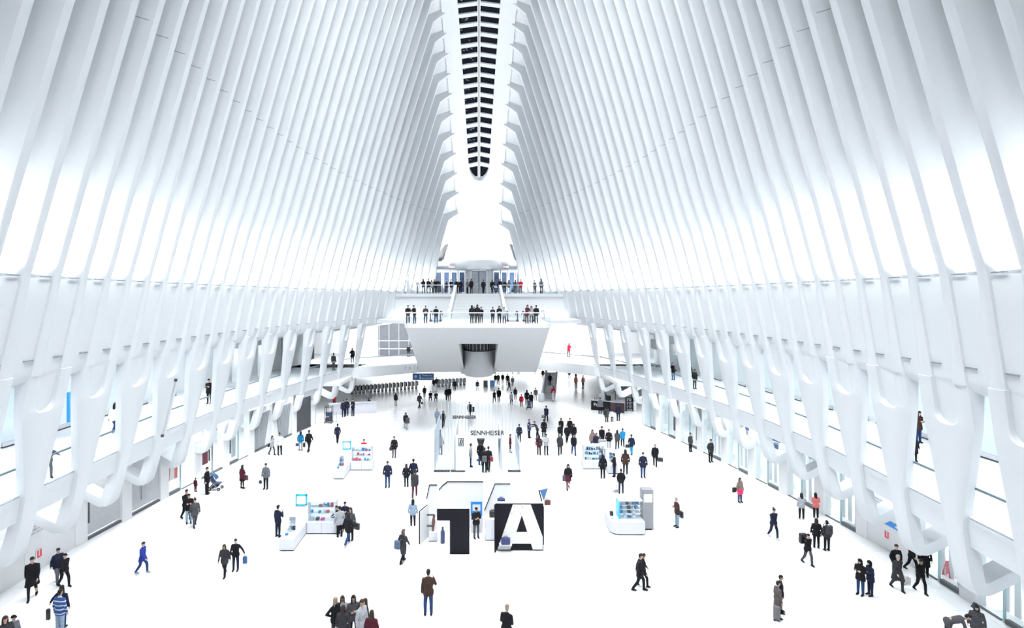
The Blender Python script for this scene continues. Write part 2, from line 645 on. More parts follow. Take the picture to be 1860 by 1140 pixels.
# the closed end of the spine, falling to the apse wall
rows = []
for k in range(0, 7):
    D = 76.2 + k * 0.4
    rows.append([(x, D, zt(D) - 0.05 + 0.2 * (1 - abs(x) / 4.0)) for x in np.linspace(-(Xt(D) + 0.25), Xt(D) + 0.25, 9)])
for k in range(1, 20):
    D = 78.6 + k * 0.26
    w = float(np.interp(D, [78.6, 79.6, 83.6], [3.05, 3.15, 5.4]))
    zz = float(np.interp(D, [78.6, 79.6, 81, 82.2, 83.0, 83.6], [26.05, 24.6, 22.6, 20.9, 19.7, 18.8]))
    rows.append([(x * w, D + 0.1 * (1 - x * x), zz) for x in np.linspace(-1, 1, 9)])
cpart('spine_end', loft(rows, False, False), WHITE, 60)
# crossbars, panes, centre rib
bar_r, Dk = [], []
D = 40.0
while D < D_END - 0.6:
    Dk.append(D)
    D += (Drib(24) - Drib(23)) / 2 * (1 + 0.0016 * (D - 58))
for k, D in enumerate(Dk):
    for s in (-1, 1):
        w = Xs(D) + 0.1
        z = zs(D) + 0.10
        dz = 0.30
        sl = (zs(D + .5) - zs(D - .5))
        hw = 0.155
        v = []
        for (x, zz) in ((0.1, z + dz), (w, z)):
            for (oy, oz) in ((-hw, 0), (hw, 0), (hw, 0.14), (-hw, 0.14)):
                v.append((s * x, D + oy, zz + oz + sl * oy))
        f = [(0, 1, 5, 4), (1, 2, 6, 5), (2, 3, 7, 6), (3, 0, 4, 7), (0, 3, 2, 1), (4, 5, 6, 7)]
        cpart('crossbar', (v, f), WHITE)
        if k + 1 < len(Dk):
            D2 = Dk[k + 1]
            z1, z2 = zs(D) + 0.25, zs(D2) + 0.25
            wa, wb = Xs(D) + 0.1, Xs(D2) + 0.1
            v = [(s * 0.05, D, z1 + dz), (s * wa, D, z1), (s * wb, D2, z2), (s * 0.05, D2, z2 + dz)]
            v += [(a, b, c + 0.03) for a, b, c in v]
            cpart('pane', (v, [(0, 1, 2, 3), (4, 7, 6, 5), (0, 4, 5, 1), (1, 5, 6, 2), (2, 6, 7, 3), (3, 7, 4, 0)]), NIGHT)
    if k == len(Dk) - 1:
        for s in (-1, 1):
            v = [(s * 0.05, D, zs(D) + 0.75)] + [(s * max(Xs(q), 0.02), q, zs(q) + 0.45) for q in (D, D + .25, D + .45, 75.8, 76.1)] + [(s * 0.05, 76.15, zs(76.15) + 0.6)]
            v2 = [(a, b, c + 0.03) for a, b, c in v]
            n = len(v)
            cpart('pane', (v + v2, [tuple(range(n)), tuple(range(2 * n - 1, n - 1, -1))] + [(q, q + n, (q + 1) % n + n, (q + 1) % n) for q in range(n)]), NIGHT)
for s in (-1, 1):
    rows = [[(s * 0.045, D, zs(D) + 0.2), (s * 0.17, D, zs(D) + 0.2), (s * 0.17, D, zs(D) + 0.75), (s * 0.045, D, zs(D) + 0.75)] for D in [38 + k for k in range(0, 39)]]
    cpart('centre_rail', loft(rows), WALL)
rows = [[(-0.05, D, zs(D) + 0.3), (0.05, D, zs(D) + 0.3), (0.05, D, zs(D) + 0.5), (-0.05, D, zs(D) + 0.5)] for D in [38 + k for k in range(0, 39)]]
cpart('centre_gap', loft(rows), DARK)
# lit office windows beyond the glass are seen on the left half of the panes as small pale flecks
FLECK = mat('lit_window_fleck', (0.1, 0.11, 0.12), 0.4, emit=(0.75, 0.88, 1.0), estr=0.55)
rnd = random.Random(4)
for k, D in enumerate(Dk[:-1]):
    if D < 56:
        continue
    for q in range(rnd.choice([0, 2, 4, 5, 3, 1])):
        x = -rnd.uniform(0.3, 0.92) * Xs(D)
        y = D + rnd.uniform(0.30, 0.5)
        z = zs(y) + 0.25 + 0.30 * (1 - abs(x) / Xs(D)) - 0.012
        w = rnd.uniform(0.05, 0.13)
        cpart('window_fleck', box(x - w, x + w, y - 0.07, y + 0.07, z - 0.02, z - 0.005), FLECK)
# roof over the near end and behind, so that the hall is closed like the rest of it
rows = [[(x, D, zt(D) + 0.6) for x in (-4.6, -2, 0, 2, 4.6)] for D in [3 + 2 * k for k in range(0, 18)]]
cpart('spine_near', loft(rows, False, False), WHITE, 60)

# ------------------------------------------------------------------ far end: apse, deck, doors
def struct(name, data, m, smooth=None, parent=None):
    o = obj(name, data, m, parent, smooth)
    if parent is None:
        tag(o, kind='structure')
    return o


def kid(name, data, m, parent, smooth=None):
    """a part given in world coordinates, parented to a thing that stands elsewhere"""
    o = obj(name, data, m, None, smooth)
    o.parent = parent
    o.matrix_parent_inverse = Matrix.LocRotScale(parent.location, parent.rotation_euler, None).inverted()
    return o


def ktext(name, body, size, m, parent, mw, depth=0.02, align='CENTER', bold=0.0):
    o = text(name, body, size, m, None, mw, depth, align, bold)
    o.parent = parent
    o.matrix_parent_inverse = Matrix.LocRotScale(parent.location, parent.rotation_euler, None).inverted()
    return o


# apse wall
wb = struct('wall_back', join([loft([[(-10, 84.4, z), (10, 84.4, z), (10, 84.9, z), (-10, 84.9, z)] for z in (Z_DECK, 32)])]), WALL)
kid('lintel', box(-7.4, 7.4, 83.9, 84.4, 17.5, 18.75, 0.04), WALL, wb)
kid('lintel_edge', box(-5.6, 5.6, 83.7, 84.3, 18.75, 18.95, 0.04), WHITE, wb)
DGL = mat('dusk_blue_glass', (0.05, 0.075, 0.13), 0.1, noise=0.6, scale=2.5)
FRM = mat('white_door_frame', (0.8, 0.83, 0.87), 0.4)
for n, (s, x0, x1) in enumerate(((-1, -6.7, -2.0), (1, 2.1, 6.75))):
    d = empty('door_%d' % (n + 1), ((x0 + x1) / 2, 84, Z_DECK))
    tag(d, kind='structure')
    kid('header', box(x0 - 0.05, x1 + 0.05, 83.55, 84.2, 17.3, 17.55, 0.02), STEEL, d)
    xs = np.linspace(x0, x1, 5)
    for q in range(4):
        a, b = xs[q] + 0.06, xs[q + 1] - 0.06
        tilt = 0.45 if (s < 0 and q == 0) or (s > 0 and q == 3) else 0.0
        aa, bb = (a - tilt if s < 0 and q == 0 else a), (b + tilt if s > 0 and q == 3 else b)
        bm = bmesh.new()
        za, zb_ = Z_DECK + 0.02, 17.28
        outer = [(aa, za), (bb, za), (b, zb_), (a, zb_)]
        inner = [(aa + .16, za + .3), (bb - .16, za + .3), (b - .16, zb_ - .25), (a + .16, zb_ - .25)]
        A = [bm.verts.new((x, 83.8, z)) for x, z in outer]
        B = [bm.verts.new((x, 83.8, z)) for x, z in inner]
        A2 = [bm.verts.new((x, 84.0, z)) for x, z in outer]
        B2 = [bm.verts.new((x, 84.0, z)) for x, z in inner]
        for k in range(4):
            j = (k + 1) % 4
            bm.faces.new((A[k], A[j], B[j], B[k]))
            bm.faces.new((A2[j], A2[k], B2[k], B2[j]))
            bm.faces.new((A[j], A[k], A2[k], A2[j]))
            bm.faces.new((B[k], B[j], B2[j], B2[k]))
        leaf = kid('leaf', bm, FRM, d)
        bm = prism(bmesh.new(), inner, 83.88, 83.93)
        kid('pane', bm, DGL, d)
    ex = empty('exit_sign', ((-4.15 if s < 0 else 4.1), 83.7, 17.85))
    tag(ex, 'small red exit sign over the %s doors at the far end' % ('left' if s < 0 else 'right'), 'sign')
    RED = mat('red_sign_face', (0.85, 0.12, 0.17), 0.4, emit=(1, 0.25, 0.3), estr=0.6)
    obj('sign_box', box(-0.42, 0.42, -0.06, 0.06, -0.17, 0.17, 0.02), FRM, ex)
    text('lettering', 'EXIT', 0.34, RED, ex, facing((0, -0.075, 0), (1, 0, 0)), 0.02)
d = empty('door_3', (0, 84, Z_DECK))
tag(d, kind='structure')
MESHG = mat('woven_steel', (0.33, 0.35, 0.38), 0.35, 0.3, noise=0.45, scale=5)
for a, b in ((-1.1, -0.06), (0.06, 1.1)):
    kid('leaf', box(a, b, 83.9, 84.1, Z_DECK + 0.02, 17.2, 0.02), MESHG, d)
kid('door_frame', join([loft([[(x0, 83.8, z), (x1, 83.8, z), (x1, 84.3, z), (x0, 84.3, z)] for z in (Z_DECK, 17.4)]) for x0, x1 in ((-1.3, -1.12), (1.12, 1.3))] +
                        [loft([[(-1.3, 83.8, z), (1.3, 83.8, z), (1.3, 84.3, z), (-1.3, 84.3, z)] for z in (17.25, 17.45)])]), FRM, d)

# deck, its front wall and the stairs
struct('floor_deck', prism(bmesh.new(), [(-10.7, D_DECK), (10.7, D_DECK), (10.2, 74), (8.8, 85), (-8.8, 85), (-10.2, 74)], Z_DECK - 0.4, Z_DECK, 'z'), WHITE)
struct('wall_deck_front', join([loft([[(x0, 70.25, z), (x1, 70.25, z), (x1, 70.6, z), (x0, 70.6, z)] for z in (10.75, Z_DECK - 0.38)]) for x0, x1 in ((-11.2, -3.4), (3.1, 11.2))]), WALL)
st = empty('staircase', (-0.15, 62, Z_LAND))
tag(st, 'white staircase with side parapets between the landing and the upper deck', 'staircase')
NS = 19
tread_me = None
for k in range(NS):
    y0 = 62.2 + k * (D_DECK - 62.2) / NS
    z1 = Z_LAND + (k + 1) * (Z_DECK - Z_LAND) / NS
    w0 = 2.95 - 0.3 * k / NS
    kid('step', box(-w0 - 0.15, w0 - 0.15, y0, D_DECK - 0.02, z1 - (Z_DECK - Z_LAND) / NS, z1, 0.012), WALL, st)
    kid('nosing', box(-w0 - 0.1, w0 - 0.2, y0 - 0.015, y0, z1 - 0.035, z1 - 0.005), GREY, st)
for s in (-1, 1):
    w0, w1 = 2.95, 2.65
    v = []
    for (y, z, w) in ((60.6, Z_LAND, w0), (62.2, Z_LAND, w0), (70.6, Z_DECK, w1)):
        pass
    c = -0.15
    prof = [(60.9, Z_LAND), (60.9, Z_LAND + 1.0), (62.0, Z_LAND + 1.15), (70.0, Z_DECK + 1.1), (70.35, Z_DECK + 1.05), (70.35, Z_LAND)]
    rows = []
    for off in (0.02, 0.36):
        rows.append([(c + s * (w0 - 0.3 * (y - 61) / 9 + off), y, z) for y, z in prof])
    kid('parapet', loft(rows), WHITE, st)

# landing with its hull
struct('floor_landing', prism(bmesh.new(), [(-6.95, D_LAND + .35), (-6.6, D_LAND), (6.2, D_LAND), (6.8, D_LAND + 0.45), (6.9, 58), (11.2, 60.5), (11.2, 70.3), (-11.2, 70.3), (-11.2, 60.5), (-6.95, 58)], Z_LAND - 0.36, Z_LAND, 'z'), WALL)


def hz(t):
    return 51.25 + 16.75 * t, Z_LAND - 0.36 - 6.4 * t


hull = []
D0, z0 = hz(0)
D3, z3 = hz(0.3)
D1, z1 = hz(1)


def wedge(xa0, xb0, xa1, xb1, ta, tb):
    rows = []
    for t, w in ((ta, 0.0), (tb, 1.0)):
        D, z = hz(t)
        xa, xb = xa0 + (xa1 - xa0) * w, xb0 + (xb1 - xb0) * w
        rows.append([(xa, D, z), (xb, D, z), (xb, 70.2, z), (xa, 70.2, z)])
    return loft(rows)


hull.append(wedge(-6.85, 6.6, -6.95, 6.75, 0, 0.3))
hull.append(wedge(-6.95, -2.1, -7.3, -1.75, 0.3, 1))
hull.append(wedge(2.0, 6.75, 1.8, 7.1, 0.3, 1))
tag(obj('wall_hull', join(hull), mat('lightened_hull_white', (0.93, 0.94, 0.95), 0.6)), kind='structure')  # white raised above the wall white to stand in for missing light
nb = struct('wall_hull_recess', box(-2.2, 2.1, 66.5, 70.2, 3.96, 8.5), WALL)
# lattice drum in the recess
dr = empty('lattice_drum', (-0.05, 64.3, 3.96))
tag(dr, 'half-round white lift drum with dark lattice glazing in the recess below the landing', 'lift shaft')
rows = []
for z in (3.96, 7.0):
    rows.append([(-0.05 + 1.72 * math.cos(t), 66.4 - 2.9 * math.sin(t), z) for t in np.linspace(0, math.pi, 15)])
kid('drum_wall', loft(rows), WALL, dr, 50)
rows = []
for z in (7.0, 8.45):
    rows.append([(-0.05 + 1.66 * math.cos(t), 66.4 - 2.8 * math.sin(t), z) for t in np.linspace(0, math.pi, 15)])
kid('drum_glass', loft(rows), SHADE, dr, 50)
for k, t in enumerate(np.linspace(0.15, math.pi - 0.15, 12)):
    x, y = -0.05 + 1.70 * math.cos(t), 66.4 - 2.88 * math.sin(t)
    kid('lattice_bar', box(x - 0.04, x + 0.04, y - 0.04, y + 0.04, 7.0, 8.45), GREY, dr)
kid('drum_sill', tube(bmesh.new(), [(-0.05 + 1.78 * math.cos(t), 66.4 - 3.0 * math.sin(t), 7.0) for t in np.linspace(0, math.pi, 15)], 0.07, 6), DARK, dr)
for a, b in ((-2.2, -1.75), (1.65, 2.1)):
    kid('side_bar', tube(bmesh.new(), [(a, 65.0, 7.05), (b, 65.0, 7.05)], 0.06, 6), DARK, dr)


def balustrade(name, label, pts, z, hgt, m, seg=2.2, railm=None, r=0.04):
    e = empty(name, (pts[0][0], pts[0][1], z))
    tag(e, label, 'balustrade')
    for p, q in zip(pts, pts[1:]):
        p, q = Vector((p[0], p[1], 0)), Vector((q[0], q[1], 0))
        L = (q - p).length
        n = max(1, round(L / seg))
        for k in range(n):
            a, b = p.lerp(q, k / n + 0.02 / n), p.lerp(q, (k + 1) / n - 0.02 / n)
            d = (b - a).normalized()
            nn = Vector((d.y, -d.x, 0)) * 0.01
            v = [(c.x, c.y, zz) for zz in (z + 0.02, z + hgt) for c in (a - nn, b - nn, b + nn, a + nn)]
            kid('glass_pane', (v, [(0, 1, 2, 3), (4, 7, 6, 5)] + [(w, 4 + w, 4 + (w + 1) % 4, (w + 1) % 4) for w in range(4)]), m, e)
        kid('handrail', tube(bmesh.new(), [p + Vector((0, 0, z + hgt)), q + Vector((0, 0, z + hgt))], r, 8), railm or FRM, e)
    return e


balustrade('glass_balustrade', 'glass balustrade with pale handrail along the front of the landing', [(-6.85, 58), (-6.85, D_LAND + .45), (-6.5, D_LAND + 0.12), (6.15, D_LAND + 0.12), (6.7, D_LAND + .55), (6.8, 58)], Z_LAND, 1.02, GLASS)
balustrade('glass_balustrade', 'glass balustrade with pale handrail on the upper deck left of the stairs', [(-9.9, D_DECK + 0.15), (-3.25, D_DECK + 0.15)], Z_DECK, 1.08, GLASS)
balustrade('glass_balustrade', 'glass balustrade with pale handrail on the upper deck right of the stairs', [(2.95, D_DECK + 0.15), (9.9, D_DECK + 0.15)], Z_DECK, 1.08, GLASS)

# heads of the escalators on the landing
RUB = mat('black_rubber', (0.015, 0.015, 0.018), 0.5)
for x0, lab in ((-7.4, 'escalator head with black handrail at the left end of the landing'), (-4.4, 'escalator head with black handrail beside the left stair parapet'),
                (3.4, 'escalator head with black handrail beside the right stair parapet'), (5.05, 'escalator head with black handrail right of the landing centre'), (7.25, 'escalator head with thin handrail at the right end of the landing')):
    y = 55.6 if abs(x0) < 7 else 58.8
    e = empty('escalator', (x0, y, Z_LAND))
    tag(e, lab, 'escalator', 'escalator heads on the landing')
    thin = abs(x0) > 7
    for dx in ((-0.5, 0.5) if not thin else (-0.3,)):
        arc = [(dx, 0.0, 0.14)] + [(dx, 0.42 - 0.42 * math.cos(t) , 0.62 + 0.42 * math.sin(t)) for t in np.linspace(0, math.pi / 2, 6)] + [(dx, 1.9, 1.0), (dx, 3.0, 0.62)]
        obj('handrail', tube(bmesh.new(), arc, 0.055, 6), RUB if not thin else STEEL, e)
        obj('balustrade_panel', prism(bmesh.new(), [(0.06, 0.1), (0.06, 0.6), (0.4, 0.95), (1.9, 0.95), (3.0, 0.57), (3.0, 0.1)], dx - 0.015, dx + 0.015, 'x'), GLASS, e)
        obj('newel', box(dx - 0.1, dx + 0.1, -0.05, 0.55, 0.0, 0.22, 0.03), RUB if not thin else FRM, e)
    if not thin:
        obj('comb_plate', box(-0.5, 0.5, 0.1, 3.0, 0.0, 0.03), STEEL, e)

PIERW = mat('bright_wall', (0.92, 0.93, 0.94), 0.5)
# gallery level at the far end: slabs, fascias with lettering, balustrades, back wall
sl = struct('floor_gallery_end_left', prism(bmesh.new(), [(-13.8, 63.2), (-2.9, 71), (-2.9, 88), (-30, 88), (-30, 63.2)], Z_SOF, Z_GAL, 'z'), WALL)
sr = struct('floor_gallery_end_right', prism(bmesh.new(), [(13.6, 64.6), (2.9, 75.5), (2.9, 88), (30, 88), (30, 64.6)], Z_SOF, Z_GAL, 'z'), WALL)
LETG = mat('pale_grey_lettering', (0.52, 0.55, 0.58), 0.5)
for q, ch in enumerate('PATH'):
    p = Vector((-13.8, 63.2, 0)).lerp(Vector((-2.9, 71, 0)), 0.45 + q * 0.045)
    ktext('letter', ch, 0.62, LETG, sl, facing((p.x + 0.012, p.y - 0.03, 4.62), (10.9, 7.8, 0)), 0.04)
balustrade('glass_balustrade', 'glass balustrade with grey handrail above the pale fascia on the left', [(-13.7, 63.4), (-4.5, 70.0)], Z_GAL, 1.1, GLASS, railm=STEEL)
balustrade('glass_balustrade', 'glass balustrade with dark handrails behind the red-jacketed visitor on the right', [(13.5, 64.9), (8.6, 69.8), (6.0, 72.4)], Z_GAL, 1.1, GLASS, railm=DARK)
struct('wall_gallery_end', box(-30, 30, 79.0, 79.4, Z_GAL, 10.2), PIERW)
w1 = struct('window_1', box(-13.9, -8.3, 75.9, 76.1, Z_GAL + 0.05, 10.1, 0.02), mat('dark_shutter', (0.09, 0.095, 0.11), 0.5, noise=0.3, scale=3))
for q in range(5):
    kid('mullion', box(-13.8 + q * 1.36, -13.7 + q * 1.36, 75.82, 75.95, Z_GAL + 0.05, 10.1), GREY, w1)
for z in (6.1, 7.2):
    kid('rail', box(-13.9, -8.3, 75.82, 75.92, z, z + 0.1), FRM, w1)
struct('ceiling_gallery_end', box(-30, 30, 66.6, 88, 10.15, 10.4), WALL)
struct('wall_gallery_close_left', box(-30, -24, 66.4, 66.9, Z_GAL, 10.2), WALL)
struct('wall_gallery_close_right', box(24, 30, 66.4, 66.9, Z_GAL, 10.2), WALL)

# concourse beyond the hall
struct('ceiling_concourse', box(-34, 34, 76, 122, Z_SOF + 0.02, Z_SOF + 0.3), WALL)
struct('ceiling_concourse_left', prism(bmesh.new(), [(-14.5, 57.5), (-14.5, 64), (-34, 64), (-34, 57.5)], Z_SOF - 0.02, Z_SOF + 0.3, 'z'), WALL)
struct('ceiling_concourse_right', prism(bmesh.new(), [(14.5, 57.5), (14.5, 65), (34, 65), (34, 57.5)], Z_SOF - 0.02, Z_SOF + 0.3, 'z'), WALL)
struct('wall_concourse_back', box(-34, 34, 120, 120.5, 0, 4.3), WALL)
for s, n in ((-1, 'left'), (1, 'right')):
    struct('wall_concourse_' + n, box(s * 34 - 0.3, s * 34 + 0.3, 57, 120, 0, 4.3), WALL)
    D = 57.0
    struct('wall_shop_end_' + n, box(min(s * Xstore(D), s * 34), max(s * Xstore(D), s * 34), 57.0, 57.5, 0, Z_SOF), WALL)
    # closing walls behind the camera
    struct('wall_near_' + n, box(s * 21 - 0.4, s * 21 + 0.4, -2, 8, 0, 40), WALL)
struct('wall_near_end', box(-24, 24, -2.6, -2.0, 0, 48), WALL)
struct('ceiling_near', box(-22, 22, -2, 5, 38, 38.5), WALL)

# ------------------------------------------------------------------ shop fronts on the floor
KICK = mat('dark_kick_plate', (0.10, 0.11, 0.12), 0.4, 0.3)
PIER = mat('white_pier', (0.88, 0.89, 0.9), 0.45)
MAROON = mat('maroon_curtain', (0.12, 0.02, 0.03), 0.7)
SALMON = mat('salmon_scarf', (0.62, 0.16, 0.15), 0.8)
SILV = mat('silver_fabric', (0.5, 0.52, 0.55), 0.7)
GMESH = mat('grey_woven_screen', (0.56, 0.57, 0.59), 0.8, noise=0.3, scale=25)
SLAT = mat('grey_slat', (0.33, 0.35, 0.38), 0.5)
NAVYP = mat('navy_print', (0.05, 0.07, 0.16), 0.6)
BLUEP = mat('bright_blue_print', (0.02, 0.22, 0.62), 0.5)
TEALG = mat('teal_glass_edge', (0.38, 0.55, 0.58), 0.3)
wn = 2
BAYS = {-1: [], 1: []}
for s in (-1, 1):
    sh = 0.0 if s < 0 else 1.0
    mids = []
    for i in range(-5, 27, 2):
        m = (Drib(i) + Drib(i + 1)) / 2 + sh
        if m < 57.2:
            mids.append(m)
    if s > 0:
        mids.append(57.0)
    for k, (a, b) in enumerate(zip(mids, mids[1:])):
        pa, pb = Vector((s * Xstore(a), a, 0)), Vector((s * Xstore(b), b, 0))
        e = empty('window_%d' % wn, (pa + pb) / 2, math.atan2(pb.y - pa.y, pb.x - pa.x))
        wn += 1
        tag(e, kind='structure')
        L = (pb - pa).length
        BAYS[s].append((e, L, a, b))
        # local frame: x runs away from the camera along the front, +y is the shop side on the left wall, -y on the right
        o = 1 if s < 0 else -1
        e['_o'] = o
        h = L / 2
        obj('pier', box(-h - 0.02, -h + 0.78, min(0, 0.5 * o), max(0, 0.5 * o), 0, Z_SOF, 0.02), PIER, e)
        obj('header', box(-h + 0.78, h, min(0.04 * o, 0.4 * o), max(0.04 * o, 0.4 * o), 3.8, Z_SOF), PIER, e)
    # shop room behind: back wall and ceiling
    Ds = [6 + 3 * k for k in range(0, 18)]
    rows = [[(s * (Xstore(D) + 6), D, 0), (s * (Xstore(D) + 6), D, Z_SOF), (s * (Xstore(D) + 6.3), D, Z_SOF), (s * (Xstore(D) + 6.3), D, 0)] for D in Ds]
    struct('wall_shop_' + ('left' if s < 0 else 'right'), loft(rows), WALL)


def yb(o, a, b):
    return min(a * o, b * o), max(a * o, b * o)


def std_front(e, L, o, m=GLASS2, kick=True):
    h = L / 2
    x0, x1 = -h + 0.8, h - 0.02
    n = 2
    for q in range(n):
        a, b = x0 + (x1 - x0) * q / n, x0 + (x1 - x0) * (q + 1) / n
        obj('pane', box(a + 0.02, b - 0.02, *yb(o, 0.14, 0.17), 0.16, 3.8), m, e)
    for q in range(1, n):
        a = x0 + (x1 - x0) * q / n
        obj('mullion', box(a - 0.025, a + 0.025, *yb(o, 0.10, 0.2), 0, 3.8), TEALG, e)
    if kick:
        obj('kick_plate', box(x0, x0 + (x1 - x0) * 0.45, *yb(o, 0.06, 0.24), 0, 0.2, 0.01), KICK, e)
        obj('kick_plate', box(x0 + (x1 - x0) * 0.55, x1, *yb(o, 0.10, 0.2), 0, 0.05), KICK, e)
    return x0, x1


# right-hand side: bright glass fronts all along, white fittings inside
for k, (e, L, a, b) in enumerate(BAYS[1]):
    o = e['_o']
    if 26.5 < (a + b) / 2 < 30.5:                   # plain end wall with the signs
        obj('wall_panel', box(-L / 2 + 0.8, L / 2, *yb(o, 0.05, 0.2), 0, 3.8), PIER, e)
        continue
    x0, x1 = std_front(e, L, o)
    for q in range(4):
        x = x0 + 0.3 + q * (x1 - x0 - 0.4) / 4
        obj('curtain_panel', box(x, x + 0.28, *yb(o, 0.9, 0.96), 0.05, 3.1), PIER, e)
    obj('display_plinth', box(x0 + 0.2, x0 + 0.9, *yb(o, 0.7, 1.5), 0, 0.5, 0.03), WALL, e)
    obj('ceiling_rail', box(x0, x0 + 1.1, *yb(o, 0.5, 0.62), 2.9, 3.1), TEALG, e)
RB = BAYS[1]


def bay_at(s, D):
    for e, L, a, b in BAYS[s]:
        if a <= D < b:
            return e, L
    return BAYS[s][-1][:2]


# prints hung in the fascia openings of two right-hand bays
for D, pr in ((41.5, 0), (38.2, 1)):
    e, L = bay_at(1, D)
    o = e['_o']
    for q, (x, z, w, hh) in enumerate(((-0.55, 3.5, 0.55, 0.34), (-0.5, 3.0, 0.4, 0.3))):
        obj('print', box(x - w, x + w, *yb(o, -0.02, 0.0), z - hh / 2, z + hh / 2), NAVYP, e)
# dark screens at the far right
for D, x in ((53.8, 0.0), (50.2, -0.2), (47, 0.2)):
    e, L = bay_at(1, D)
    o = e['_o']
    obj('screen', box(x - 0.45, x + 0.5, *yb(o, 0.5, 0.6), 3.2 - 0.9, 3.1) if D < 50 else box(x - 0.15, x + 0.15, *yb(o, 0.5, 0.6), 0.6, 3.1), SHADE, e)
    obj('poster', box(x - 0.4, x + 0.5, *yb(o, 1.0, 1.05), 0.5, 1.9), SILV, e)

# left-hand side, from the far end to the camera
LBAY = BAYS[-1]
for k, (e, L, a, b) in enumerate(LBAY):
    o = e['_o']
    h = L / 2
    m = (a + b) / 2
    x0, x1 = -h + 0.8, h - 0.02
    if m > 53:                                      # roller shutter of dark mesh
        obj('roller_shutter', box(x0, x1, *yb(o, 0.12, 0.18), 0.1, 3.15), SHADE, e)
        obj('kick_plate', box(x0, x1, *yb(o, 0.06, 0.24), 0, 0.12), KICK, e)
    elif m > 45.5:                                  # fan of slats over a pale panel
        obj('backing_panel', box(x0, x1, *yb(o, 0.2, 0.26), 0.1, 3.15), WALL, e)
        n = 9
        for q in range(n):
            xa = x0 + (x1 - x0) * (q + 0.5) / n
            xb_ = x0 + (x1 - x0) * ((q + 0.5) * 0.55 / n + (0.1 if m < 49 else 0.25))
            v = []
            for (x, z) in ((xb_, 0.2), (xa, 3.1)):
                v += [(x - 0.06, o * 0.12, z), (x + 0.06, o * 0.12, z), (x + 0.06, o * 0.19, z), (x - 0.06, o * 0.19, z)]
            obj('slat', (v, [(0, 1, 2, 3), (4, 7, 6, 5)] + [(w, 4 + w, 4 + (w + 1) % 4, (w + 1) % 4) for w in range(4)]), SLAT, e)
        obj('kick_plate', box(x0, x1, *yb(o, 0.06, 0.24), 0, 0.14), KICK, e)
    elif m > 42:                                    # white window with two garments
        std_front(e, L, o)
        obj('dark_garment', box(x0 + 0.25, x0 + 0.5, *yb(o, 0.22, 0.36), 0.8, 2.6, 0.05), DARK, e)
        obj('grey_garment', box(x0 + 0.75, x0 + 1.2, *yb(o, 0.25, 0.45), 0.4, 2.7, 0.08), SILV, e)
    elif m > 38.8:                                  # doorway with maroon curtain
        text('shop_lettering', 'C', 0.75, DARK, e, facing((0.6, -0.03 * 1, 3.42), (1, 0, 0)), 0.03)
        obj('door_jamb', box(x0, x0 + 0.2, *yb(o, 0.1, 0.4), 0, 3.15), PIER, e)
        obj('curtain', box(x0 + 0.3, x0 + 1.05, *yb(o, 0.22, 0.28), 0.9, 2.95, 0.02), MAROON, e)
        obj('pane', box(x0 + 1.4, x1, *yb(o, 0.14, 0.17), 0.05, 3.15), GLASS2, e)
        obj('mullion', box(x0 + 1.34, x0 + 1.40, *yb(o, 0.05, 0.15), 0, 3.15), STEEL, e)
        obj('pull_handle', box(x0 + 1.2, x0 + 1.26, *yb(o, 0.2, 0.3), 1.0, 2.3), DARK, e)
        obj('kick_plate', box(x0, x1, *yb(o, 0.06, 0.24), 0, 0.12), KICK, e)
    elif m > 35.3:                                  # window with striped scarves
        std_front(e, L, o)
        for q, mm in enumerate((SALMON, PIER, SALMON)):
            xx = x0 + 0.35 + q * 0.33
            v = []
            for (x, z, w) in ((xx - 0.12 + q * 0.05, 0.9, 0.12), (xx, 2.5, 0.15)):
                v += [(x - w, o * 0.24, z), (x + w, o * 0.24, z), (x + w, o * 0.32, z), (x - w, o * 0.32, z)]
            obj('scarf', (v, [(0, 1, 2, 3), (4, 7, 6, 5)] + [(w, 4 + w, 4 + (w + 1) % 4, (w + 1) % 4) for w in range(4)]), mm, e)
    elif m > 29.0:                                  # grey woven screens
        obj('woven_screen', box(x0, x1, *yb(o, 0.14, 0.2), 0.25, 3.15), GMESH, e)
        obj('dark_post', box(x0, x0 + 0.2, *yb(o, 0.08, 0.2), 0.9, 3.1), DARK, e) if m < 31.5 else obj('display_card', box(x0 + 0.9, x0 + 1.25, *yb(o, 0.08, 0.12), 0.7, 1.9), SILV, e)
        obj('kick_plate', box(x0, x1, *yb(o, 0.06, 0.24), 0, 0.14), KICK, e)
    elif m > 27.9:
        std_front(e, L, o)
        obj('white_display', box(x0 + 0.3, x0 + 1.5, *yb(o, 0.6, 1.6), 0, 0.9, 0.05), WALL, e)
    else:                                           # plain wall panel
        obj('wall_panel', box(x0, x1, *yb(o, 0.05, 0.2), 0, 3.2), PIER, e)
# signs on the end panels of the shop walls
GTXT = mat('grey_print', (0.45, 0.46, 0.48), 0.6)
FIRE = mat('red_print', (0.75, 0.03, 0.07), 0.5)


def panel_point(s, D):
    x = Xstore(D)
    t = Vector((s * (Xstore(D + 0.5) - Xstore(D - 0.5)), 1, 0)).normalized()
    inward = Vector((-t.y, t.x, 0)) if s > 0 else Vector((t.y, -t.x, 0))
    return Vector((s * x, D, 0)), t, inward


def extinguisher_sign(s, D, z, lab):
    p, t, n = panel_point(s, D)
    xd = t if s < 0 else -t
    e = empty('extinguisher_sign', p + n * 0.04 + Vector((0, 0, z)))
    e.rotation_euler = (0, 0, math.atan2(xd.y, xd.x))
    tag(e, lab, 'sign')
    obj('backing', box(-0.2, 0.2, 0.005, 0.02, -0.2, 0.2), PIER, e)
    for q in (-1, 1):
        obj('red_mark', box(q * 0.09 - 0.045, q * 0.09 + 0.045, -0.012, 0.006, -0.15, 0.17, 0.01), FIRE, e)
    obj('red_mark', box(-0.13, 0.13, -0.012, 0.006, -0.18, -0.13), FIRE, e)


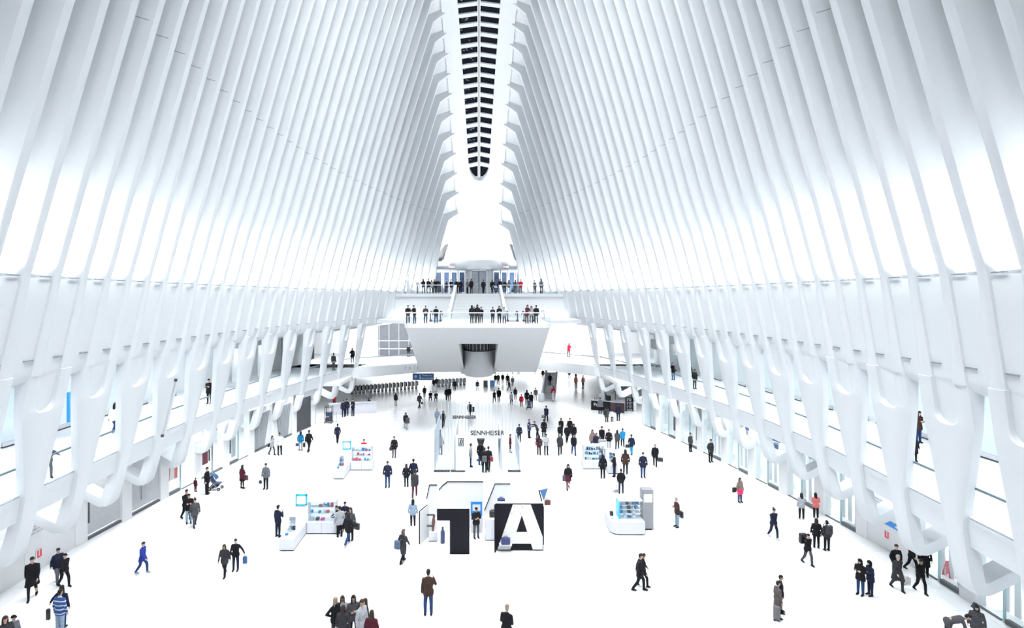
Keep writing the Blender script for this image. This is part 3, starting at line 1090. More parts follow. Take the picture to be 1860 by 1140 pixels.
extinguisher_sign(-1, 26.6, 0.85, 'small red extinguisher sign on the white left wall')
extinguisher_sign(1, 28.7, 0.85, 'small red extinguisher sign on the white right wall under the blue strip')


def wall_print(s, D, z, n, lab, w=1.5):
    p, t, nn = panel_point(s, D)
    xd = t if s < 0 else -t
    e = empty('wall_print', p + nn * 0.045 + Vector((0, 0, z)))
    e.rotation_euler = (0, 0, math.atan2(xd.y, xd.x))
    tag(e, lab, 'wall text')
    rn = random.Random(int(D * 10))
    for q in range(n):
        x = -w / 2
        while x < w / 2 - 0.2:
            ww = rn.uniform(0.12, 0.34)
            obj('word_line', box(x, min(x + ww, w / 2), -0.006, 0.006, -q * 0.17 - 0.02, -q * 0.17 + 0.02), GTXT, e)
            x += ww + 0.07


wall_print(-1, 26.4, 2.45, 4, 'faint grey lines of text on the white left wall')
wall_print(1, 28.8, 2.5, 3, 'faint grey lines of text on the white right wall')
p, t, n = panel_point(1, 28.8)
e = empty('direction_strip', p + n * 0.05 + Vector((0, 0, 1.5)))
e.rotation_euler = (0, 0, math.atan2(-t.y, -t.x))
tag(e, 'bright blue direction strip with white marks on the right wall', 'sign')
obj('strip', box(-0.95, 0.95, -0.02, 0.01, -0.14, 0.14, 0.005), BLUEP, e)
obj('white_mark', box(-0.82, -0.4, -0.03, -0.015, -0.05, 0.05), FRM, e)
obj('white_mark', box(0.72, 0.84, -0.03, -0.015, -0.06, 0.06), FRM, e)

# gallery shop fronts seen between the legs
for s, D, x, z0, z1, w, m, nm in ((-1, 32.2, 6.3, 6.1, 7.8, 0.9, BLUEP, 'blue_screen'), (-1, 57.5, 6, 5.6, 9.0, 1.1, SHADE, 'dark_screen'), (-1, 53.5, 6, 5.6, 8.6, 0.8, GREY, 'grey_screen'),
                                   (-1, 49.5, 6, 5.6, 8.6, 0.7, GREY, 'grey_screen'), (-1, 62.3, 6, 6.2, 9.2, 0.8, SHADE, 'dark_screen'), (-1, 65, 6, 6.2, 9.2, 0.8, SHADE, 'dark_screen'),
                                   (1, 60, 5.5, 7.6, 8.6, 0.9, GREY, 'grey_screen'), (1, 56.5, 5.5, 7.4, 8.4, 0.9, GREY, 'grey_screen')):
    wl = bpy.data.objects['wall_gallery_left' if s < 0 else 'wall_gallery_right']
    kid(nm, box(*sorted((s * (Xr(D) + x), s * (Xr(D) + x + 0.15))), D - w, D + w, z0, z1), m, wl)
for s in (-1, 1):                                       # kick rails of the gallery shops, one in every bay
    wl = bpy.data.objects['wall_gallery_left' if s < 0 else 'wall_gallery_right']
    for i in range(-5, 25, 2):
        D = (Drib(i + 1) + Drib(i + 2)) / 2 + 3.2
        if 20 < D < 66:
            x = Xr(D) + 8.4
            kid('shop_front_sill', box(*sorted((s * x, s * (x + 0.12))), D - 1.3, D + 1.3, Z_GAL + 0.0, Z_GAL + 0.28), SILV, wl)
            kid('shop_front_glass', box(*sorted((s * (x + 0.03), s * (x + 0.06))), D - 1.3, D + 1.3, Z_GAL + 0.28, 8.4), GLASS2, wl)
            kid('shop_front_foot', box(*sorted((s * (x - 0.02), s * (x + 0.1))), D - 1.3, D + 1.3, Z_GAL + 0.0, Z_GAL + 0.08), DARK, wl)

# ------------------------------------------------------------------ people
_ball = []
_b = bmesh.new()
bmesh.ops.create_icosphere(_b, subdivisions=2, radius=1.0)
_ball = [v.co.copy() for v in _b.verts]
_b.free()


def hullp(bm, sph):
    """closed convex solid around spheres [(center, radius or (rx, ry, rz))]"""
    vs_ = []
    for c, r in sph:
        rx, ry, rz = r if hasattr(r, '__len__') else (r, r, r)
        for p in _ball:
            vs_.append(bm.verts.new((c[0] + p.x * rx, c[1] + p.y * ry, c[2] + p.z * rz)))
    g = bmesh.ops.convex_hull(bm, input=vs_)
    dele = list({e for e in g['geom_interior'] + g['geom_unused'] if isinstance(e, bmesh.types.BMVert)})
    if dele:
        bmesh.ops.delete(bm, geom=dele, context='VERTS')


def remeshed(bm, vox=0.022, smooth=4):
    """one continuous skin over overlapping solids"""
    me = bpy.data.meshes.new('tmp')
    bm.to_mesh(me)
    bm.free()
    o = bpy.data.objects.new('tmp', me)
    m = o.modifiers.new('r', 'REMESH')
    m.mode = 'VOXEL'
    m.voxel_size = vox
    m.use_smooth_shade = True
    s = o.modifiers.new('s', 'SMOOTH')
    s.factor, s.iterations = 0.5, smooth
    out = evaluated(o)
    bpy.data.meshes.remove(me)
    out.materials.clear()
    return out


def add_to(me, bm_list, mats):
    """append small solids (hands, face) with material indices to a mesh"""
    b = bmesh.new()
    b.from_mesh(me)
    for fn, mi in bm_list:
        t = bmesh.new()
        fn(t)
        for f in t.faces:
            f.material_index = mi
            f.smooth = True
        tm = bpy.data.meshes.new('t')
        bmesh.ops.recalc_face_normals(t, faces=t.faces[:])
        t.to_mesh(tm)
        t.free()
        b.from_mesh(tm)
        bpy.data.meshes.remove(tm)
    b.to_mesh(me)
    b.free()
    for m in mats:
        me.materials.append(m)


V3 = Vector
ST = dict(ru=(.24, .03, -1), rf=(.10, -.2, -1), lu=(.24, .03, -1), lf=(.10, -.2, -1), rt=(.03, 0, -1), rs=(.01, 0, -1), lt=(.03, 0, -1), ls=(.01, 0, -1), tilt=0)
POSES = {
    'S': {},
    'P': dict(ru=(.30, .10, -1), rf=(-.22, -.30, -1), lu=(.30, .10, -1), lf=(-.22, -.30, -1), rt=(.10, -.03, -1), lt=(.07, .05, -1), ls=(.02, .06, -1)),
    'T': dict(ru=(.14, .02, -1), rf=(-.42, -.8, .30), lu=(.14, .02, -1), lf=(-.42, -.8, .30), tilt=4),
    'W': dict(rt=(.0, .22, -.97), rs=(0, .55, -.83), lt=(.02, -.42, -.9), ls=(0, -.05, -1), ru=(.10, -.35, -.93), rf=(-.05, -.55, -.8), lu=(.12, .35, -.92), lf=(.05, .15, -.98), tilt=3),
    'V': dict(lt=(.0, .22, -.97), ls=(0, .55, -.83), rt=(.02, -.42, -.9), rs=(0, -.05, -1), lu=(.10, -.35, -.93), lf=(-.05, -.55, -.8), ru=(.12, .35, -.92), rf=(.05, .15, -.98), tilt=3),
    'H': dict(ru=(.72, .22, -.66), rf=(-.78, -.25, -.52), rt=(.06, 0, -1), lt=(.06, 0, -1)),
    'E': dict(ru=(.30, -.32, -.9), rf=(-.38, -.28, .88), lu=(.14, .05, -1), rt=(.05, 0, -1), lt=(.06, .02, -1)),
    'R': dict(ru=(.18, -.42, -.9), rf=(-.45, -.85, -.15), lu=(.18, -.42, -.9), lf=(-.45, -.85, -.15), tilt=9, rt=(.06, .02, -1), lt=(.06, .02, -1)),
    'B': dict(tilt=62, ru=(.05, -.30, -.95), rf=(0, -.2, -1), lu=(.05, -.35, -.95), lf=(0, -.2, -1), rt=(.05, -.05, -1), lt=(.05, .05, -1)),
    'G': dict(tilt=24, ru=(.10, -.9, -.25), rf=(-.05, -1, .05), lu=(.10, -.85, -.4), lf=(0, -1, -.1), rt=(.04, .22, -1), rs=(0, .2, -1), lt=(.04, -.2, -1)),
    'A': dict(lu=(.62, -.1, -.72), lf=(.55, -.25, -.75), rt=(.05, 0, -1), lt=(.07, 0, -1)),
    'C': dict(ru=(.22, -.12, -1), rf=(-.92, -.42, .12), lu=(.22, -.12, -1), lf=(-.92, -.40, .02), rt=(.05, 0, -1), lt=(.06, .02, -1)),
    'X': dict(rt=(.12, -1, -.1), rs=(.02, .12, -1), lt=(.12, -1, -.1), ls=(.02, .05, -1), ru=(.14, -.35, -.9), rf=(-.3, -.85, -.2), lu=(.14, -.35, -.9), lf=(-.3, -.85, -.2), tilt=8),
}
SKIN0 = mat('skin', (0.55, 0.36, 0.27), 0.55)
EYE = mat('eye_dark', (0.02, 0.015, 0.012), 0.3)
LIP = mat('lip', (0.38, 0.14, 0.12), 0.5)


def skeleton(key):
    p = dict(ST)
    p.update(POSES[key])
    J = {}
    pel = V3((0, 0, 0.95))
    R = Matrix.Rotation(math.radians(p['tilt']), 3, 'X')      # leaning towards -y

    def up(v):
        return pel + R @ (V3(v) - pel)
    J['pel'] = pel
    for n, sx in (('r', -1), ('l', 1)):
        hip = V3((sx * 0.09, 0, 0.91))
        kn = hip + V3((sx * p[n + 't'][0], p[n + 't'][1], p[n + 't'][2])).normalized() * 0.42
        an = kn + V3((sx * p[n + 's'][0], p[n + 's'][1], p[n + 's'][2])).normalized() * 0.41
        J[n + 'hip'], J[n + 'kn'], J[n + 'an'] = hip, kn, an
        shd = up((sx * 0.19, 0.01, 1.42))
        el = shd + V3((sx * p[n + 'u'][0], p[n + 'u'][1], p[n + 'u'][2])).normalized() * 0.29
        wr = el + V3((sx * p[n + 'f'][0], p[n + 'f'][1], p[n + 'f'][2])).normalized() * 0.25
        J[n + 'shd'], J[n + 'el'], J[n + 'wr'] = shd, el, wr
    low = min(J['ran'].z, J['lan'].z)
    dz = V3((0, 0, 0.08 - low))
    for k in J:
        J[k] = J[k] + dz
    pel = pel + dz
    J['R'], J['dz'] = R, dz
    for n, v in (('chest', (0, 0, 1.28)), ('neck', (0, 0.012, 1.49)), ('waist', (0, 0, 1.08)), ('head', (0, -0.015, 1.635))):
        J[n] = pel + R @ (V3(v) + dz - pel) if n != 'head' else None
    J['neck'] = pel + R @ (V3((0, 0.012, 1.49)) + dz - pel)
    hr = Matrix.Rotation(math.radians(p['tilt'] * 0.75), 3, 'X')
    J['head'] = J['neck'] + hr @ V3((0, -0.03, 0.15))
    J['HR'] = hr
    return J


def hand(t, w, d, sx):
    d = d.normalized()
    side = d.cross(V3((sx, 0, 0.2))).normalized()           # across the palm
    nor = V3((-sx, 0, 0))                                    # fingers curl towards the body
    nor = (nor - d * nor.dot(d)).normalized()
    side = d.cross(nor).normalized()
    fwd = side if side.y < 0 else -side                      # thumb side looks forward
    hullp(t, [(w, 0.024), (w + d * 0.075 + fwd * 0.026, 0.016), (w + d * 0.075 - fwd * 0.028, 0.016)])
    for q, L in enumerate((0.066, 0.076, 0.070, 0.055)):
        b0 = w + d * 0.08 + fwd * (0.028 - q * 0.0185)
        m = b0 + d * L * 0.55 + nor * 0.008
        tube(t, [b0 - d * 0.01, m, m + d * L * 0.35 + nor * 0.026], [0.0095, 0.009, 0.007], 5)
    b0 = w + d * 0.025 + fwd * 0.022
    tube(t, [b0, b0 + d * 0.03 + fwd * 0.026 + nor * 0.006, b0 + d * 0.062 + fwd * 0.032 + nor * 0.016], [0.011, 0.010, 0.008], 5)


PROTO = {}


def proto(key, part):
    k = (key, part)
    if k in PROTO:
        return PROTO[k]
    J = skeleton(key)
    R = J['R']
    pel = J['pel']

    def T(x, y, z):                                          # a torso point, given upright and above the pelvis
        return pel + R @ V3((x, y, z - 0.95))
    bm = bmesh.new()
    if part == 'body':
        hullp(bm, [(T(-.13, .01, 1.375), .045), (T(.13, .01, 1.375), .045), (T(0, .01, 1.43), .05), (T(-.07, 0, 1.24), .10), (T(.07, 0, 1.24), .10)])
        hullp(bm, [(T(-.08, 0, 1.24), .10), (T(.08, 0, 1.24), .10), (T(-.06, 0, .93), .09), (T(.06, 0, .93), .09)])
        hullp(bm, [(T(0, .01, 1.42), .056), (J['head'] + V3((0, 0.01, -.06)), .05)])
        hd, hr = J['head'], J['HR']
        hullp(bm, [(hd + hr @ V3((0, .012, .03)), (.078, .094, .086)), (hd + hr @ V3((0, -.022, -.078)), (.047, .052, .037))])
        for n in 'rl':
            hullp(bm, [(J[n + 'shd'] + V3((0, 0, -.035)), .046), (J[n + 'el'], .038)])
            hullp(bm, [(J[n + 'el'], .042), (J[n + 'wr'], .03)])
            hullp(bm, [(J[n + 'hip'], .088), (J[n + 'kn'], .058)])
            calf = J[n + 'kn'].lerp(J[n + 'an'], .3)
            hullp(bm, [(J[n + 'kn'], .056), (calf, .056)])
            hullp(bm, [(calf, .056), (J[n + 'an'], .038)])
            hullp(bm, [(J[n + 'an'] + V3((0, .02, -.035)), .036), (J[n + 'an'] + V3((0, -.13, -.052)), .027)])
        me = remeshed(bm, 0.02, 3)
        fs = []
        for sx, n in ((-1, 'r'), (1, 'l')):
            d = J[n + 'wr'] - J[n + 'el']
            fs.append((lambda t, w=J[n + 'wr'], d=d, sx=sx: hand(t, w, d, sx), 0))
            fs.append((lambda t, sx=sx: hullp(t, [(hd + hr @ V3((sx * .074, .012, .012)), (.009, .017, .026)), (hd + hr @ V3((sx * .072, .004, -.022)), (.007, .01, .012))]), 0))
            fs.append((lambda t, sx=sx: hullp(t, [(hd + hr @ V3((sx * .031, -.077, .012)), (.014, .008, .008))]), 1))
        fs.append((lambda t: hullp(t, [(hd + hr @ V3((0, -.078, .012)), .008), (hd + hr @ V3((0, -.096, -.02)), .012), (hd + hr @ V3((0, -.08, -.028)), (.016, .01, .008))]), 0))
        fs.append((lambda t: hullp(t, [(hd + hr @ V3((-.02, -.072, -.058)), .007), (hd + hr @ V3((.02, -.072, -.058)), .007), (hd + hr @ V3((0, -.079, -.057)), .009)]), 2))
        add_to(me, fs, [SKIN0, EYE, LIP])
    elif part in ('J', 'U', 'K'):
        hullp(bm, [(T(-.155, .012, 1.385), (.06, .075, .06)), (T(.155, .012, 1.385), (.06, .075, .06)), (T(-.055, .015, 1.46), .04), (T(.055, .015, 1.46), .04), (T(-.08, 0, 1.22), (.12, .12, .1)), (T(.08, 0, 1.22), (.12, .12, .1))])
        hullp(bm, [(T(-.08, 0, 1.22), (.12, .12, .1)), (T(.08, 0, 1.22), (.12, .12, .1)), (T(-.06, 0, 1.06), (.115, .115, .08)), (T(.06, 0, 1.06), (.115, .115, .08))])
        hullp(bm, [(T(-.06, 0, 1.06), (.115, .115, .08)), (T(.06, 0, 1.06), (.115, .115, .08)), (T(-.075, 0, .93), .128), (T(.075, 0, .93), .128)])
        hullp(bm, [(T(0, .015, 1.485), (.066, .062, .03)), (T(0, .01, 1.42), .075)])
        for n, sx in (('r', -1), ('l', 1)):
            hullp(bm, [(J[n + 'shd'] + V3((-sx * .01, 0, -.03)), .07), (J[n + 'el'], .056)])
            hullp(bm, [(J[n + 'el'], .056), (J[n + 'wr'], .044)])
        if part == 'J':
            hullp(bm, [(T(-.085, 0, .93), .137), (T(.085, 0, .93), .137), (J['rhip'] + V3((0, 0, -.06)), .125), (J['lhip'] + V3((0, 0, -.06)), .125)])
        else:
            f = .42 if part == 'U' else .88
            rr = .135 if part == 'U' else .145
            pts = [(T(-.085, 0, .95), .13), (T(.085, 0, .95), .13)]
            for n in 'rl':
                q = J[n + 'hip'].lerp(J[n + 'kn'], f)
                pts.append((q, (rr, rr, .03)))
            pts += [((J['rhip'] + J['lhip']) / 2, (.21, .15, .1))]
            hullp(bm, pts)
        me = remeshed(bm, 0.022, 3)
    elif part in ('L', 'D'):                                    # trousers / skirt
        if part == 'L':
            hullp(bm, [(pel + V3((-.07, 0, .02)), .10), (pel + V3((.07, 0, .02)), .10), (J['rhip'] + V3((0, 0, -.05)), .10), (J['lhip'] + V3((0, 0, -.05)), .10)])
            for n in 'rl':
                hullp(bm, [(J[n + 'hip'] + V3((0, 0, -.03)), .096), (J[n + 'kn'], .072)])
                hullp(bm, [(J[n + 'kn'], .073), (J[n + 'an'] + V3((0, 0, .02)), .056)])
        else:
            pts = [(pel + V3((-.06, 0, .08)), .115), (pel + V3((.06, 0, .08)), .115)]
            for n in 'rl':
                pts.append((J[n + 'hip'].lerp(J[n + 'kn'], .75), (.15, .15, .03)))
            hullp(bm, pts)
            for n in 'rl':                                   # tights
                hullp(bm, [(J[n + 'hip'], .09), (J[n + 'kn'], .062)])
                hullp(bm, [(J[n + 'kn'], .062), (J[n + 'an'] + V3((0, 0, .02)), .043)])
        me = remeshed(bm, 0.02, 3)
    elif part in ('Fr', 'Fl'):                                # one shoe
        for n in part[1]:
            a = J[n + 'an']
            hullp(bm, [(a + V3((0, .035, -.035)), (.043, .043, .04)), (a + V3((0, -.14, -.05)), (.042, .05, .028)), (a + V3((0, 0, .01)), .045)])
        me = remeshed(bm, 0.016, 2)
    else:                                                     # hair, hoods, hats (built round the head)
        hd, hr = J['head'], J['HR']

        def Hh(x, y, z):
            return hd + hr @ V3((x, y, z))
        if part in 'slb':
            hullp(bm, [(Hh(0, .002, .058), (.082, .092, .072)), (Hh(0, .035, .02), (.083, .078, .08))])
            hullp(bm, [(Hh(0, .035, .02), (.083, .07, .08)), (Hh(0, .055, -.055), (.06, .04, .04))])
        if part == 'l':
            hullp(bm, [(Hh(0, .05, .0), (.088, .055, .07)), (Hh(0, .075, -.22), (.095, .035, .05)), (Hh(0, .08, -.32), (.06, .025, .03))])
            for sx in (-1, 1):
                hullp(bm, [(Hh(sx * .072, .01, .03), .03), (Hh(sx * .082, .0, -.15), (.026, .035, .03)), (Hh(sx * .085, -.02, -.24), .018)])
        if part == 'b':
            hullp(bm, [(Hh(0, .075, .12), .05)])
        if part == 'h':
            hullp(bm, [(Hh(0, .0, .055), (.092, .105, .085)), (Hh(0, .05, .0), (.1, .085, .1))])
            hullp(bm, [(Hh(0, .05, .0), (.1, .085, .1)), (Hh(0, .03, -.14), (.12, .09, .05))])
        if part == 'c':
            hullp(bm, [(Hh(0, .005, .06), (.085, .098, .066)), (Hh(0, .035, .03), (.085, .075, .06))])
            hullp(bm, [(Hh(-.05, -.085, .062), .016), (Hh(.05, -.085, .062), .016), (Hh(0, -.16, .045), .018)])
        if part == 'n':                                       # knitted hat
            hullp(bm, [(Hh(0, .005, .06), (.088, .1, .085)), (Hh(0, .02, .02), (.088, .09, .05))])
            hullp(bm, [(Hh(0, .01, .15), .035)])
        me = remeshed(bm, 0.014, 3)
    if part != 'body':
        me.materials.append(SKIN0)
    PROTO[k] = me
    return me


CLO = dict(k=(.010, .010, .013), n=(.014, .018, .04), c=(.035, .034, .04), g=(.12, .13, .15), l=(.38, .40, .43), w=(.75, .77, .8), r=(.52, .008, .035), b=(.02, .075, .30),
           t=(.005, .16, .33), j=(.02, .045, .13), m=(.07, .012, .022), p=(.55, .14, .14), o=(.05, .027, .022), q=(.26, .35, .46), i=(.02, .04, .26), d=(.07, .07, .08),
           u=(.10, .08, .08), y=(.75, .30, .20), v=(.25, .19, .18), z=(.02, .25, .5))
NAMEC = dict(k='black', n='dark navy', c='charcoal', g='grey', l='light grey', w='white', r='red', b='blue', t='teal blue', j='blue', m='maroon', p='salmon pink', o='dark brown', q='pale blue',
             i='deep blue', d='grey flecked', u='taupe', y='orange', v='mauve', z='bright blue')
SKINS = [(0.55, 0.36, 0.27), (0.48, 0.30, 0.22), (0.62, 0.43, 0.34), (0.30, 0.17, 0.11)]
SKM = [mat('skin_tone_%d' % k, c, 0.55) for k, c in enumerate(SKINS)]


def cloth(c):
    if c == 'S':
        if 'cloth_striped' not in MATS:
            m = mat('cloth_striped', (.02, .075, .30), 0.85)
            nt = m.node_tree
            tc = nt.nodes.new('ShaderNodeTexCoord')
            w = nt.nodes.new('ShaderNodeTexWave')
            w.bands_direction = 'Z'
            w.inputs['Scale'].default_value = 2.0
            rp = nt.nodes.new('ShaderNodeValToRGB')
            rp.color_ramp.elements[0].position, rp.color_ramp.elements[0].color = 0.80, (.02, .07, .27, 1)
            rp.color_ramp.elements[1].position, rp.color_ramp.elements[1].color = 0.86, (.6, .62, .62, 1)
            nt.links.new(tc.outputs['Object'], w.inputs[0])
            nt.links.new(w.outputs['Color'], rp.inputs[0])
            nt.links.new(rp.outputs[0], nt.nodes['Principled BSDF'].inputs['Base Color'])
        return MATS['cloth_striped']
    return mat('cloth_' + NAMEC[c].replace(' ', '_'), CLO[c], 0.9, noise=0.75 if c == 'd' else 0.35, scale=22 if c == 'd' else 14, spec=0.2)


HAIRC = dict(k=(.008, .007, .007), o=(.03, .016, .011), g=(.30, .30, .31), y=(.30, .24, .17), r=(.4, .02, .03), w=(.7, .7, .7))


def hairm(c):
    return mat('hair_' + c, HAIRC[c], 0.6, spec=0.3, noise=0.3, scale=30)


def child(root, name, me, material):
    o = place(name, me, root)
    o.material_slots[0].link = 'OBJECT'
    o.material_slots[0].material = material
    return o


PN = [0]


def person(loc, hgt, face, pose, top, tc, bot, bc, hair, hc, shoe, label):
    k = PN[0]
    PN[0] += 1
    o = place('person', proto(pose, 'body'), None, loc, math.radians(face), hgt / 1.75)
    o.material_slots[0].link = 'OBJECT'
    o.material_slots[0].material = SKM[(k * 7) % 4 if (k * 7) % 4 != 3 or k % 3 == 0 else 0]
    tag(o, label, 'person')
    child(o, {'J': 'jacket', 'U': 'coat', 'K': 'long_coat'}[top], proto(pose, top), cloth(tc))
    child(o, 'trousers' if bot == 'L' else 'skirt', proto(pose, bot), cloth(bc))
    child(o, 'shoe', proto(pose, 'Fr'), cloth(shoe))
    child(o, 'shoe', proto(pose, 'Fl'), cloth(shoe))
    if hair != '0':
        child(o, {'h': 'hood', 'c': 'cap', 'n': 'knitted_hat'}.get(hair, 'hair'), proto(pose, hair), hairm(hc) if hair in 'slb' else cloth(hc))
    return o


